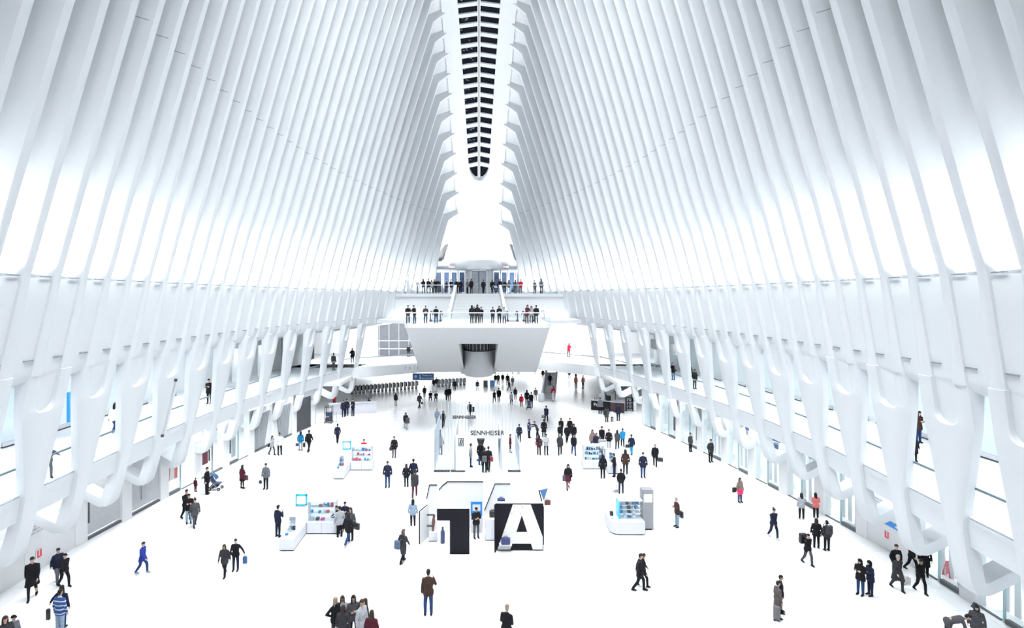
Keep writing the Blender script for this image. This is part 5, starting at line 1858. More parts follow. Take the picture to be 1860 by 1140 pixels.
D = 31.6
edged('display_board', 'tall white board with black rim behind the black numeral panel',
      [(at(797, 889, D)[0], 0.02), at(797, 889, D), at(804, 881, D), at(813, 874, D), at(878, 874, D), (at(878, 874, D)[0], 0.02)], D)
D = 30.6
edged('display_board', 'narrow white board with stepped black rim at the left of the display',
      [(at(775, 950, D)[0], 0.02), at(775, 905, D), at(780, 880, D), at(794, 880, D), (at(794, 880, D)[0], 0.02)], D)
D = 29.6
o_ = empty('display_board', (at(762, 900, D)[0], D, 0))
tag(o_, 'low white wing board with black front edge at the far left of the display', 'display panel')
a, b = Vector((at(762, 900, 29.5)[0], 29.5, 0)), Vector((at(776, 900, 30.4)[0], 30.4, 0))
v = []
for q in (a, b):
    for dx in (0, 0.08):
        v += [(q.x + dx, q.y, 0.0), (q.x + dx, q.y, 1.73)]
kid('white_board', (v, [(0, 1, 3, 2), (4, 6, 7, 5), (0, 4, 5, 1), (2, 3, 7, 6), (1, 5, 7, 3), (0, 2, 6, 4)]), BOARDW, o_)
kid('black_edge', box(a.x - 0.03, a.x + 0.03, 29.46, 29.52, 0.0, 1.75), BLACK, o_)
kid('black_edge', tube(bmesh.new(), [(a.x, a.y, 1.74), (b.x, b.y, 1.74)], 0.035, 4), BLACK, o_)
for z in (0.75, 1.35):
    kid('shelf', box(b.x + 0.02, b.x + 0.42, 29.9, 30.1, z, z + 0.03), KBASE, o_)
D = 31.4
edged('display_board', 'white slanted board with dark top rim behind the letter panel',
      [(at(880, 926, D)[0], 0.02), at(880, 926, D), at(899, 878, D), at(927, 878, D), (at(927, 878, D)[0] + 0.35, 0.02)], D)
o_ = empty('display_plinth', (0.55, 30.3, 0))
tag(o_, 'white plinth between numeral and letter panels', 'plinth')
kid('plinth_body', box(0.35, 1.35, 29.9, 30.6, 0.02, 1.15, 0.02), KW, o_)
kid('plinth_rim', box(0.34, 1.36, 29.89, 30.61, 0.0, 0.05), KBASE, o_)
o_ = empty('poster_stand', (-0.1, 30.9, 0))
tag(o_, 'blue poster stand behind the person in black top and cap', 'poster stand')
kid('poster', box(-0.46, 0.18, 30.86, 30.9, 0.95, 1.75), BLUEP, o_)
kid('poster_print', box(-0.36, 0.08, 30.845, 30.862, 1.25, 1.6), FRM, o_)
kid('stand_body', box(-0.46, 0.18, 30.9, 31.3, 0.0, 0.95, 0.02), KW, o_)
o_ = empty('display_plinth', (-2.5, 30.0, 0))
tag(o_, 'small white plinth beside the left wing board', 'plinth')
kid('plinth_body', box(-2.72, -2.27, 29.8, 30.2, 0.02, 0.5, 0.02), KW, o_)
kid('plinth_rim', box(-2.73, -2.26, 29.79, 30.21, 0.0, 0.03), KBASE, o_)
o_ = empty('bottle', (-2.02, 29.9, 0.0))
tag(o_, 'dark navy bottle standing under the arm of the numeral panel', 'bottle')
o_.location = (-1.95, 29.6, 0)
obj('bottle_body', tube(bmesh.new(), [(0, 0, 0.0), (0, 0, 0.62), (0, 0, 0.72), (0, 0, 0.8)], [0.12, 0.12, 0.06, 0.05], 12), NAVYP, o_, 40)
obj('bottle_cap', tube(bmesh.new(), [(0, 0, 0.8), (0, 0, 0.86)], 0.055, 10), KBASE, o_)
obj('bottle_base', tube(bmesh.new(), [(0, 0, -0.0), (0, 0, 0.02)], 0.15, 10), KW, o_)
o_ = empty('mannequin', (-2.5, 30.0, 0.5))
tag(o_, 'small patterned brown figure on the white plinth left of the numeral', 'figure')
bm = bmesh.new()
hullp(bm, [((0, 0, 0.1), 0.06), ((0.02, 0, 0.45), 0.1), ((0.03, 0, 0.62), 0.08)])
hullp(bm, [((0.03, 0, 0.62), 0.05), ((0.05, 0, 0.82), 0.075)])
hullp(bm, [((0, 0, 0.0), (0.09, 0.09, 0.02)), ((0, 0, 0.1), 0.05)])
me = remeshed(bm, 0.02, 2)
me.materials.append(mat('patterned_brown', (0.14, 0.06, 0.05), 0.7, noise=0.9, scale=18))
place('figure_body', me, o_)


def duffel(name, lab, loc, w, h, d, m, rz=0, cat='bag'):
    o_ = empty(name, loc, rz)
    tag(o_, lab, cat)
    obj('bag_body', box(-w / 2, w / 2, -d / 2, d / 2, 0, h, min(w, h, d) * 0.22), m, o_, 50)
    for s in (-1, 1):
        obj('handle', tube(bmesh.new(), [(-w * 0.22, s * d * 0.3, h * 0.95), (-w * 0.18, s * d * 0.25, h + w * 0.14), (w * 0.18, s * d * 0.25, h + w * 0.14), (w * 0.22, s * d * 0.3, h * 0.95)], max(0.008, w * 0.03), 6), m, o_)
    return o_


NAVB = mat('navy_leather', (0.02, 0.03, 0.12), 0.5)
BRNB = mat('brown_leather', (0.10, 0.03, 0.03), 0.5)
BLKB = mat('black_leather', (0.012, 0.012, 0.014), 0.5)
sh = empty('wall_shelf', (1.25, 31.1, 1.55))
tag(sh, 'small white shelf high on the slanted board', 'shelf')
obj('shelf_board', box(-0.42, 0.5, -0.25, 0.29, 0, 0.04), KW, sh)
obj('shelf_bracket', box(-0.05, 0.05, 0.1, 0.29, -0.14, 0), KW, sh)
duffel('travel_bag', 'navy travel bag on the high shelf behind the letter panel', (1.25, 30.98, 1.59), 0.42, 0.32, 0.24, NAVB)
duffel('travel_bag', 'black travel bag on the plinth left of the letter panel', (0.75, 30.25, 1.15), 0.36, 0.36, 0.24, BLKB)
sh = empty('wall_shelf', (1.36, 28.55, 0.42))
tag(sh, 'small white shelf low on the left leg of the letter A', 'shelf')
obj('shelf_board', box(-0.32, 0.34, -0.2, 0.1, 0, 0.03), KW, sh)
duffel('travel_bag', 'navy travel bag at the foot of the white letter A', (1.38, 28.45, 0.45), 0.46, 0.34, 0.2, NAVB)
fl_ = empty('pennant_board', (3.4, 29.3, 0))
tag(fl_, 'blue triangular board on a dark post at the right of the letter panel', 'board')
kid('blue_board', prism(bmesh.new(), [at(980, 890, 29.4), at(995, 886, 29.4), at(988, 909, 29.4)], 29.38, 29.42), mat('steel_blue', (0.06, 0.16, 0.36), 0.5), fl_)
kid('post', tube(bmesh.new(), [(at(979, 890, 29.4)[0], 29.42, at(979, 890, 29.4)[1]), (at(987, 921, 29.4)[0], 29.42, at(987, 921, 29.4)[1]), (at(987, 921, 29.4)[0], 29.42, 0)], 0.035, 6), BLACK, fl_)
kid('hook', tube(bmesh.new(), [(at(987, 921, 29.4)[0], 29.42, at(987, 907, 29.4)[1]), (at(994, 905, 29.4)[0], 29.42, at(994, 903, 29.4)[1])], 0.012, 5), BLACK, fl_)
x, z = at(994, 917, 29.4)
duffel('handbag', 'brown handbag hung beside the blue triangular board', (x + 0.02, 29.42, z), 0.32, 0.27, 0.12, BRNB)

# ------------------------------------------------------------------ slatted booth
bo = empty('exhibition_booth', (0, 41.7, 0))
tag(bo, 'white exhibition booth with slatted walls and black lettering over its doorway', 'booth')
BOOTH = mat('booth_white', (0.85, 0.87, 0.9), 0.4)
BFLOOR = mat('booth_floor', (0.78, 0.87, 0.92), 0.35)
BK = mat('black_lettering', (0.01, 0.01, 0.012), 0.5)
kid('floor_plate', box(-3.4, 3.15, 41.75, 47.2, 0.003, 0.03), BFLOOR, bo)
kid('plinth', box(-3.42, -2.2, 41.66, 41.95, 0, 0.09), BK, bo)
kid('plinth', box(-2.15, -1.05, 41.66, 41.95, 0, 0.09), BK, bo)
kid('plinth', box(2.2, 3.15, 41.66, 41.95, 0, 0.09), BK, bo)
sm = None
spots = [(-3.38 + q * 0.125, 41.8, 3.1 - 0.02 * q) for q in range(13)] + [(-3.38, 42.1 + q * 0.3, 3.1) for q in range(17)] + [(2.4 + q * 0.13, 41.8, 1.6 - 0.03 * q) for q in range(6)] + [(3.1, 42.1 + q * 0.3, 1.9) for q in range(17)]
spots += [(-3.2 + q * 0.29, 47.2, 4.2) for q in range(22)]
for x, y, hh in spots:
    if sm is None:
        o1 = kid('slat', box(-0.022, 0.022, -0.06, 0.06, 0, 1), mat('booth_slat', (0.60, 0.67, 0.75), 0.4), bo)
        sm = o1.data
    else:
        o1 = place('slat', sm, bo)
        o1.matrix_parent_inverse = Matrix.LocRotScale(bo.location, bo.rotation_euler, None).inverted()
    o1.location = (x, y, 0.09 if y < 42 else 0.03)
    o1.scale = (1, 1, hh)
kid('front_panel', box(-1.78, -1.05, 41.72, 41.95, 0.09, 2.75, 0.01), BOOTH, bo)
kid('pier', box(-1.05, -0.78, 41.75, 42.0, 0.03, 2.65), BOOTH, bo)
kid('pier', box(1.74, 2.15, 41.75, 42.3, 0.03, 2.75, 0.01), BOOTH, bo)
kid('lintel', box(-1.05, 2.15, 41.85, 42.3, 2.5, 2.72, 0.01), BOOTH, bo)
kid('inner_wall', box(1.62, 1.72, 42.3, 46.9, 0.03, 2.7), BOOTH, bo)
kid('inner_wall', box(-1.9, -1.8, 42.3, 46.9, 0.03, 2.7), BOOTH, bo)
for y0, y1, z0, z1, m in ((42.5, 43.3, 1.1, 2.3, PBLU), (43.5, 44.4, 1.1, 2.2, mat('blue_poster_pale', (0.2, 0.45, 0.65), 0.5)), (44.6, 45.2, 1.0, 2.4, GREY)):
    kid('poster', box(1.595, 1.615, y0, y1, z0, z1), m, bo)
    kid('poster_print', box(1.585, 1.597, y0 + 0.15, y1 - 0.2, z0 + 0.2, z1 - 0.35), BK, bo)
# lettering over the doorway, on the left return and the square badge
ktext('lettering', 'SENNHEISER', 0.46, BK, bo, facing((0.63, 41.83, 2.90), (1, 0, 0)), 0.06, bold=0.014)
ktext('lettering', 'SENNHEISER', 0.36, BK, bo, facing((-1.25, 46.9, 3.0), (1, 0.0, 0)), 0.05, bold=0.014)
kid('badge', join([loft([[(a, 41.69, z) for a in (x0, x1)] + [(a, 41.715, z) for a in (x1, x0)] for z in (z0, z1)]) for x0, x1, z0, z1 in
                   ((-1.56, -1.52, 1.95, 2.55), (-1.2, -1.16, 1.95, 2.55), (-1.56, -1.16, 2.51, 2.55), (-1.56, -1.16, 1.95, 1.99))]), BK, bo)
kid('badge_stroke', prism(bmesh.new(), [(-1.5, 2.03), (-1.42, 2.03), (-1.30, 2.47), (-1.38, 2.47)], 41.69, 41.715), BK, bo)
kid('badge_stroke', prism(bmesh.new(), [(-1.36, 2.03), (-1.28, 2.03), (-1.22, 2.30), (-1.24, 2.47)], 41.69, 41.715), BK, bo)
o_ = empty('display_stand', (0.15, 44.5, 0.03))
tag(o_, 'black tapering display stand inside the booth', 'stand')
obj('stand_body', tube(bmesh.new(), [(0, 0, 0.04), (0, 0, 0.9), (0, 0, 1.75)], [0.09, 0.11, 0.34], 10), BK, o_, 40)
obj('stand_foot', box(-0.35, 0.45, -0.2, 0.2, 0, 0.05, 0.01), BK, o_)

# ------------------------------------------------------------------ turnstiles, desk, boards and overhead sign at the back
TS = mat('turnstile_steel', (0.34, 0.35, 0.37), 0.4)
ts = []
for a, b, n in (((640, 714), (756, 704), 18), ((797, 701), (843, 698), 8)):
    for k in range(n):
        w = k / (n - 1)
        ts.append(fp(a[0] + (b[0] - a[0]) * w, a[1] + (b[1] - a[1]) * w))
bod = arm = pad = foot = None
ordn = ['first', 'second', 'third', 'fourth', 'fifth', 'sixth', 'seventh', 'eighth', 'ninth', 'tenth', 'eleventh', 'twelfth', 'thirteenth', 'fourteenth', 'fifteenth', 'sixteenth', 'seventeenth', 'eighteenth']
for k, p in enumerate(ts):
    e = empty('turnstile', p, math.radians(8))
    tag(e, 'grey turnstile, %s from the left in the %s row at the back' % ((ordn[k], 'long') if k < 18 else (ordn[k - 18], 'short')), 'turnstile', 'turnstiles at the back')
    if bod is None:
        bod = obj('cabinet', box(-0.16, 0.16, -0.7, 0.7, 0.1, 1.0, 0.05), TS, e).data
        pad = obj('black_pad', box(-0.13, 0.13, -0.72, -0.2, 0.98, 1.06, 0.02), RUB, e).data
        foot = obj('foot', box(-0.15, 0.15, -0.68, 0.68, 0, 0.1), RUB, e).data
        arm = obj('paddle', box(0.16, 0.3, -0.02, 0.02, 0.35, 0.95, 0.01), RUB, e).data
    else:
        for n_, me in (('cabinet', bod), ('black_pad', pad), ('foot', foot), ('paddle', arm)):
            place(n_, me, e)
p = Vector((-7.0, 69.2, 3.25))
e = empty('overhead_sign', p)
tag(e, 'blue overhead sign with white lettering above the turnstiles', 'sign')
SBL = mat('sign_blue', (0.015, 0.09, 0.30), 0.4)
OCH = mat('sign_ochre_rim', (0.55, 0.42, 0.28), 0.5)
obj('sign_box', box(-1.36, 1.36, -0.05, 0.05, -0.44, 0.44, 0.01), OCH, e)
obj('sign_face', box(-1.3, 1.3, -0.065, -0.045, -0.38, 0.38), SBL, e)
obj('white_bar', box(-0.45, -0.37, -0.08, -0.06, -0.3, 0.3), FRM, e)
text('lettering', 'Trains to\nNew Jersey', 0.34, FRM, e, facing((0.45, -0.08, 0.0), (1, 0, 0)), 0.01)
text('lettering', 'e', 0.7, FRM, e, facing((-0.95, -0.08, 0.08), (1, 0, 0)), 0.01)
for x in (-1.0, 1.0):
    obj('hanger', tube(bmesh.new(), [(x, 0, 0.42), (x, 0, 0.72)], 0.03, 6), GREY, e)
# reception desk
p = fp(645, 752)
e = empty('reception_desk', p)
tag(e, 'long white reception desk behind the three officers', 'desk')
e.rotation_euler = (0, 0, math.radians(14))
obj('desk_front', box(-2.8, 2.4, 0.3, 0.5, 0, 1.15, 0.02), KW, e)
obj('desk_top', box(-2.9, 2.5, 0.2, 1.1, 1.15, 1.2, 0.02), KW, e)
obj('desk_end', box(2.2, 2.4, 0.5, 1.1, 0, 1.15), KW, e)
obj('desk_seam', box(-0.3, -0.28, 0.295, 0.3, 0.05, 1.1), GREY, e)
# trolley
p = fp(596, 769)
e = empty('luggage_trolley', p)
tag(e, 'black wire trolley stacked with dark boxes beside the left shop front', 'trolley')
for x in (-0.35, 0.35):
    for y in (0.0, 0.6):
        obj('upright', tube(bmesh.new(), [(x, y, 0.1), (x, y, 1.75)], 0.03, 6), BLACK, e)
        obj('wheel', tube(bmesh.new(), [(x - 0.03, y, 0.08), (x + 0.03, y, 0.08)], 0.08, 10), RUB, e)
for z in (0.15, 1.1, 1.72):
    obj('frame_bar', tube(bmesh.new(), [(-0.35, 0, z), (0.35, 0, z), (0.35, 0.6, z), (-0.35, 0.6, z), (-0.35, 0, z)], 0.025, 5), BLACK, e)
for q, (x, z, w, h) in enumerate(((-0.15, 0.18, 0.36, 0.4), (0.18, 0.18, 0.28, 0.5), (0.0, 0.7, 0.6, 0.38))):
    obj('packed_box', box(x - w / 2, x + w / 2, 0.1, 0.52, z, z + h, 0.02), NAVYP if q == 2 else SHADE, e)
p = fp(611, 765)
e = empty('stanchion', p)
tag(e, 'thin grey stanchion post in front of the reception desk', 'stanchion')
obj('base', tube(bmesh.new(), [(0, 0, 0), (0, 0, 0.03)], 0.2, 14), GREY, e)
obj('post', tube(bmesh.new(), [(0, 0, 0.03), (0, 0, 1.0)], 0.03, 8), GREY, e)
obj('post_cap', tube(bmesh.new(), [(0, 0, 1.0), (0, 0, 1.05)], 0.045, 8), GREY, e)


def aframe(px, py, m, lab, w=0.62, h=1.05):
    e = empty('floor_board', fp(px, py))
    tag(e, lab, 'floor sign')
    for s in (-1, 1):
        v = [(-w / 2, s * 0.28, 0), (w / 2, s * 0.28, 0), (w / 2, s * 0.05, h), (-w / 2, s * 0.05, h)]
        v += [(a, b + s * 0.03, c) for a, b, c in v]
        pn = obj('board', (v, [(0, 1, 2, 3), (4, 7, 6, 5), (0, 4, 5, 1), (1, 5, 6, 2), (2, 6, 7, 3), (3, 7, 4, 0)]), GREY, e)
        if s < 0:
            v = [(-w / 2 + .07, -0.285, 0.15), (w / 2 - .07, -0.285, 0.15), (w / 2 - .07, -0.11, h - .07), (-w / 2 + .07, -0.11, h - .07)]
            v = [(a, b - 0.03 + 0.004, c) for a, b, c in v] + [(a, b - 0.045, c) for a, b, c in v]
            obj('print', (v, [(0, 1, 2, 3), (4, 7, 6, 5), (0, 4, 5, 1), (1, 5, 6, 2), (2, 6, 7, 3), (3, 7, 4, 0)]), m, pn)


aframe(669, 722, SILV, 'grey folding floor board before the turnstiles on the left', 0.55, 0.9)
aframe(789, 712, SILV, 'grey folding floor board between the two turnstile rows', 0.7, 0.85)
aframe(882, 704, SHADE, 'dark folding floor board left of the blue one', 0.66, 1.1)
aframe(894, 703, BLUEP, 'folding floor board with bright blue print', 0.66, 1.05)
# sloping grated board at the foot of the hull
p = fp(868, 682)
e = empty('grated_board', p)
tag(e, 'dark sloping grated board on the floor below the hull', 'grating')
v = [(-1.3, 0, 0.05), (1.1, 0, 0.05), (1.3, 1.4, 1.0), (-2.0, 1.4, 1.0)]
v += [(a, b + 0.08, c - 0.03) for a, b, c in v]
obj('grating', (v, [(0, 1, 2, 3), (4, 7, 6, 5), (0, 4, 5, 1), (1, 5, 6, 2), (2, 6, 7, 3), (3, 7, 4, 0)]), SHADE, e)
obj('leg', box(-1.2, -1.1, 1.2, 1.4, 0, 0.9), GREY, e)
obj('leg', box(0.9, 1.0, 1.2, 1.4, 0, 0.9), GREY, e)

# escalator on the far right with its rounded newel
p = fp(994, 729)
e = empty('escalator', p)
tag(e, 'white escalator with rounded newel and curved balustrades, right of the pushchair pair', 'escalator')
EW = mat('escalator_panel', (0.72, 0.75, 0.79), 0.4)
for x0 in (-0.75, 0.75):
    prof = [(-0.2, 0.25), (-0.25, 0.75), (0.1, 1.02), (1.2, 1.05), (4.5, 1.6), (10.5, 4.5), (10.5, 3.4), (4.5, 0.55), (1.2, 0.1), (0, 0.05)]
    rows = []
    for off in (-0.13, 0.13):
        rows.append([(x0 + off + 0.2 * y, y, z) for y, z in prof])
    obj('balustrade_side', loft(rows), EW, e)
    obj('handrail', tube(bmesh.new(), [(x0 + 0.2 * y, y, z + 0.04) for y, z in prof[1:6]], 0.07, 6), GREY, e)
obj('newel_drum', tube(bmesh.new(), [(-0.75, 0.1, 0.0), (-0.75, 0.1, 0.9), (-0.75, 0.1, 1.05)], [0.42, 0.42, 0.3], 16), EW, e, 40)
for k in range(16):
    y = 1.2 + k * 0.42
    z = 0.05 + max(0, k - 2) * 0.2
    obj('step', box(-0.6 + 0.2 * y, 0.6 + 0.2 * y, y, y + 0.45, max(0, z - 0.2), z), EW, e)
obj('comb_plate', box(-0.6, 0.65, 0.1, 1.25, 0, 0.03), SILV, e)
rider = PEOPLE[(1002.0, 686.0)][0]
rider.location = p + Vector((0.2 * 4.78, 4.78, 0.05 + 6 * 0.2))
rider.scale = (0.93,) * 3

# ------------------------------------------------------------------ dark refreshment cart on the right
p = fp(1100, 748)
e = empty('refreshment_cart', p)
tag(e, 'black refreshment cart with white lettering and machines on the right', 'cart')
e.rotation_euler = (0, 0, math.radians(-22))
obj('counter_front', box(-1.75, 0.5, 0.4, 0.6, 0.05, 1.15, 0.02), BLACK, e)
obj('counter_front', box(0.6, 2.1, 0.0, 0.2, 0.05, 1.15, 0.02), mat('dark_maroon_panel', (0.03, 0.012, 0.016), 0.5), e)
obj('counter_top', box(-1.8, 0.55, 0.35, 1.1, 1.15, 1.2, 0.01), GREY, e)
obj('counter_top', box(0.55, 2.15, -0.05, 0.7, 1.15, 1.2, 0.01), GREY, e)
text('lettering', 'Pres', 0.5, FRM, e, facing((-1.0, 0.385, 0.7), (1, 0, 0)), 0.02)
obj('machine', box(-0.9, -0.2, 0.7, 1.2, 1.2, 1.95, 0.05), TS, e)
obj('machine', box(-0.05, 0.45, 0.6, 1.1, 1.2, 1.75, 0.05), BLACK, e)
obj('hopper', tube(bmesh.new(), [(-0.5, 0.95, 1.95), (-0.5, 0.95, 2.3)], [0.14, 0.22], 10), SILV, e)
obj('menu_board', prism(bmesh.new(), [(0.5, 1.9), (2.9, 1.9), (2.6, 3.2), (1.0, 2.7)], 2.6, 2.66), SHADE, e)
obj('menu_print', prism(bmesh.new(), [(1.9, 2.0), (2.5, 2.0), (2.35, 2.8)], 2.585, 2.6), SILV, e)
obj('board_leg', box(0.7, 0.78, 2.6, 2.66, 0, 1.95), BLACK, e)
obj('board_leg', box(2.6, 2.68, 2.6, 2.66, 0, 1.95), BLACK, e)
obj('back_counter', box(0.8, 3.2, 1.7, 2.3, 0.0, 1.1, 0.02), KW, e)
for q in range(6):
    obj('cup_stack', tube(bmesh.new(), [(-1.5 + q * 0.12, 0.8, 1.2), (-1.5 + q * 0.12, 0.8, 1.45)], 0.04, 8), PDRK if q % 2 else FRM, e)
p = fp(1141, 752)
e = empty('drinks_rack', p + Vector((0.6, 1.5, 0)))
tag(e, 'dark rack of bottles at the right end of the black cart', 'rack')
obj('rack_side', box(-0.4, -0.36, 0, 0.4, 0, 1.6), BLACK, e)
obj('rack_side', box(0.36, 0.4, 0, 0.4, 0, 1.6), BLACK, e)
for z in (0.3, 0.7, 1.1, 1.55):
    obj('rack_shelf', box(-0.36, 0.36, 0, 0.4, z, z + 0.03), BLACK, e)
    for q in range(4):
        if z < 1.5:
            obj('rack_bottle', tube(bmesh.new(), [(-0.27 + q * 0.18, 0.2, z + 0.03), (-0.27 + q * 0.18, 0.2, z + 0.22), (-0.27 + q * 0.18, 0.2, z + 0.28)], [0.05, 0.05, 0.02], 8), PDRK if q % 2 else SILV, e)

# ------------------------------------------------------------------ pushchairs, luggage, bags
def pushchair(loc, rz, m, lab, sc=1.0):
    e = empty('pushchair', loc, rz)
    e.scale = (sc,) * 3
    tag(e, lab, 'pushchair')
    # it rolls towards local -y
    for x in (-0.25, 0.25):
        for y, r in ((-0.35, 0.11), (0.3, 0.14)):
            w_ = obj('wheel', tube(bmesh.new(), [(x - 0.02, y, r), (x + 0.02, y, r)], r, 14), RUB, e)
            obj('hub', tube(bmesh.new(), [(x - 0.03, y, r), (x + 0.03, y, r)], r * 0.45, 8), SILV, w_)
        obj('frame_tube', tube(bmesh.new(), [(x, -0.35, 0.13), (x, 0.1, 0.55), (x, 0.62, 1.02)], 0.018, 6), TS, e)
        obj('frame_tube', tube(bmesh.new(), [(x, 0.3, 0.14), (x, -0.1, 0.5)], 0.018, 6), TS, e)
    obj('push_bar', tube(bmesh.new(), [(-0.25, 0.62, 1.02), (0.25, 0.62, 1.02)], 0.022, 6), RUB, e)
    obj('seat', prism(bmesh.new(), [(-0.38, 0.42), (-0.35, 0.5), (0.05, 0.5), (0.3, 0.95), (0.36, 0.92), (0.1, 0.42)], -0.2, 0.2, 'x'), NAVYP, e)
    rows = []
    for t in np.linspace(0.1, 2.1, 8):
        rows.append([(x, 0.22 - 0.36 * math.cos(t) * -1 * -1, 0.72 + 0.36 * math.sin(t)) for x in (-0.22, -0.1, 0.1, 0.22)] + [(x, 0.22 - 0.33 * math.cos(t), 0.72 + 0.33 * math.sin(t)) for x in (0.22, 0.1, -0.1, -0.22)])
    obj('canopy', loft(rows), m, e, 50)
    obj('basket', box(-0.22, 0.22, -0.2, 0.25, 0.2, 0.34, 0.03), RUB, e)
    return e


pushchair(fp(391, 889), math.radians(90), mat('canopy_blue', (0.03, 0.09, 0.2), 0.7), 'dark pushchair with blue canopy pushed by a person in long coat on the left')
pushchair(fp(961, 743), math.radians(170), BLKB, 'black pushchair pushed by the pair in the middle distance')
pushchair(Vector(((900 - CX) * 0.0712, 71.2, Z_DECK)), math.radians(30), SILV, 'pale pushchair among the people on the upper deck', 0.95)

# suitcase of the taupe coat
p = fp(1411, 1124)
e = empty('suitcase', p, math.radians(60))
tag(e, 'grey wheeled suitcase pulled by the person in long taupe coat', 'suitcase')
bm = bmesh.new()
bx(bm, -0.22, 0.22, -0.13, 0.13, 0.07, 0.62, 0.05)
obj('shell', bm, mat('suitcase_grey', (0.14, 0.13, 0.14), 0.6, noise=0.3, scale=20), e, 50)
for x in (-0.17, 0.17):
    obj('wheel', tube(bmesh.new(), [(x - 0.02, 0.08, 0.045), (x + 0.02, 0.08, 0.045)], 0.045, 10), RUB, e)
    obj('handle_tube', tube(bmesh.new(), [(x * 0.6, 0.1, 0.6), (x * 0.6, 0.1, 0.92)], 0.012, 5), TS, e)
    obj('foot', box(x - 0.02, x + 0.02, -0.1, -0.06, 0, 0.08), RUB, e)
obj('grip', tube(bmesh.new(), [(-0.11, 0.1, 0.92), (0.11, 0.1, 0.92)], 0.018, 6), RUB, e)


def carried(kind, key, off, m, lab, w=0.3, h=0.28, d=0.13):
    """a bag carried by a person: off = (right of the picture, towards the camera, height) in metres"""
    o_, p, hg, face = PEOPLE[key]
    loc = p + Vector((off[0], -off[1], off[2]))
    if kind == 'backpack':
        e = empty('backpack', loc, math.radians(face))
        tag(e, lab, 'backpack')
        obj('pack_body', box(-w / 2, w / 2, 0.0, d, 0, h, 0.05), m, e, 50)
        obj('pocket', box(-w * 0.36, w * 0.36, d, d + 0.05, h * 0.08, h * 0.5, 0.02), m, e, 50)
        for s in (-1, 1):
            obj('strap', tube(bmesh.new(), [(s * w * 0.3, 0.02, h * 0.95), (s * w * 0.32, -0.12, h * 1.05), (s * w * 0.32, -0.26, h * 0.8), (s * w * 0.34, -0.24, h * 0.3)], 0.018, 5), m, e)
    else:
        e = duffel(kind, lab, loc, w, h, d, m, math.radians(face))
    return e


def K(x):
    return min((k for k in PEOPLE), key=lambda k: abs(k[0] - x[0]) + abs(k[1] - x[1]))


PINK = mat('bright_pink_bag', (0.80, 0.01, 0.12), 0.5)
carried('handbag', K((1344, 867)), (-0.12, 0.30, 0.62), PINK, 'bright pink handbag carried at the hip by the taupe jacket', 0.4, 0.26, 0.12)
carried('handbag', K((1344, 867)), (-0.42, 0.12, 0.70), BLKB, 'black handbag on the elbow of the taupe jacket', 0.28, 0.3, 0.12)
carried('backpack', K((1467, 967)), (-0.08, -0.15, 0.95), BLKB, 'black backpack worn by the person walking towards us', 0.34, 0.5, 0.2)
carried('backpack', K((1502, 945)), (0, 0.12, 0.95), mat('charcoal_pack', (0.03, 0.032, 0.04), 0.7), 'charcoal backpack on the standing person in charcoal jacket', 0.32, 0.46, 0.16)
carried('backpack', K((880, 801)), (0.0, 0.12, 0.86), mat('grey_pack', (0.09, 0.09, 0.095), 0.7), 'grey backpack worn at the booth doorway', 0.34, 0.46, 0.16)
carried('handbag', K((887, 806)), (0.22, 0.1, 0.75), mat('dark_red_bag', (0.2, 0.01, 0.03), 0.6), 'dark red bag carried at the booth doorway', 0.3, 0.36, 0.12)
carried('backpack', K((732, 960)), (-0.22, 0.12, 0.75), mat('blue_grey_pack', (0.07, 0.1, 0.17), 0.7), 'blue grey backpack on the long charcoal coat', 0.32, 0.42, 0.15)
carried('shopping_bag', K((428, 978)), (0.52, 0.16, 0.42), mat('blue_paper', (0.02, 0.08, 0.2), 0.6), 'small dark blue shopping bag held out by a person in black', 0.2, 0.34, 0.1)
carried('holdall', K((1190, 805)), (0.36, 0.12, 0.42), BLKB, 'black holdall carried by the black coat on the right', 0.42, 0.3, 0.16)
carried('handbag', K((1147, 788)), (-0.36, 0.1, 0.6), BLKB, 'black handbag carried with bright blue trousers', 0.34, 0.26, 0.13)
carried('handbag', K((637, 921)), (0.34, 0.15, 0.66), BLKB, 'black shoulder bag at the right of the near left kiosk', 0.4, 0.34, 0.14)
carried('handbag', K((440, 844)), (0.3, 0.1, 0.62), mat('maroon_bag', (0.06, 0.015, 0.025), 0.6), 'maroon bag at the side of the maroon jacket', 0.34, 0.34, 0.14)
carried('handbag', K((1230, 903)), (0.24, 0.0, 0.55), BLKB, 'black satchel behind the grey-haired person with phone', 0.3, 0.36, 0.14)
carried('handbag', K((1630, 1005)), (0.30, 0.15, 0.3), mat('striped_paper', (0.5, 0.5, 0.5), 0.7, noise=0.8, scale=9), 'black and white striped bag carried by the charcoal coat', 0.32, 0.34, 0.12)
carried('handbag', K((716, 792)), (-0.26, 0.1, 0.62), BLKB, 'black handbag carried halfway between officers and booth', 0.24, 0.28, 0.1)
carried('handbag', K((737, 748)), (0.2, 0.2, 0.62), mat('mottled_bag', (0.06, 0.06, 0.07), 0.7, noise=0.7, scale=12), 'large dark mottled bag left of the booth', 0.42, 0.55, 0.2)
carried('handbag', K((853, 729)), (0.36, 0.0, 0.45), BLKB, 'long black bag carried by the black coat above the booth', 0.36, 0.55, 0.14)
carried('handbag', K((483, 841)), (-0.34, 0.1, 0.42), BLKB, 'small black bag held by the grey jumper', 0.2, 0.2, 0.1)
carried('shopping_bag', K((546, 783)), (-0.28, 0.05, 0.4), mat('navy_paper', (0.03, 0.06, 0.18), 0.6), 'blue shopping bag at the left of the teal jacket', 0.26, 0.24, 0.1)
carried('shopping_bag', K((546, 783)), (0.32, 0.05, 0.32), BLKB, 'black shopping bag at the right of the teal jacket', 0.2, 0.36, 0.1)
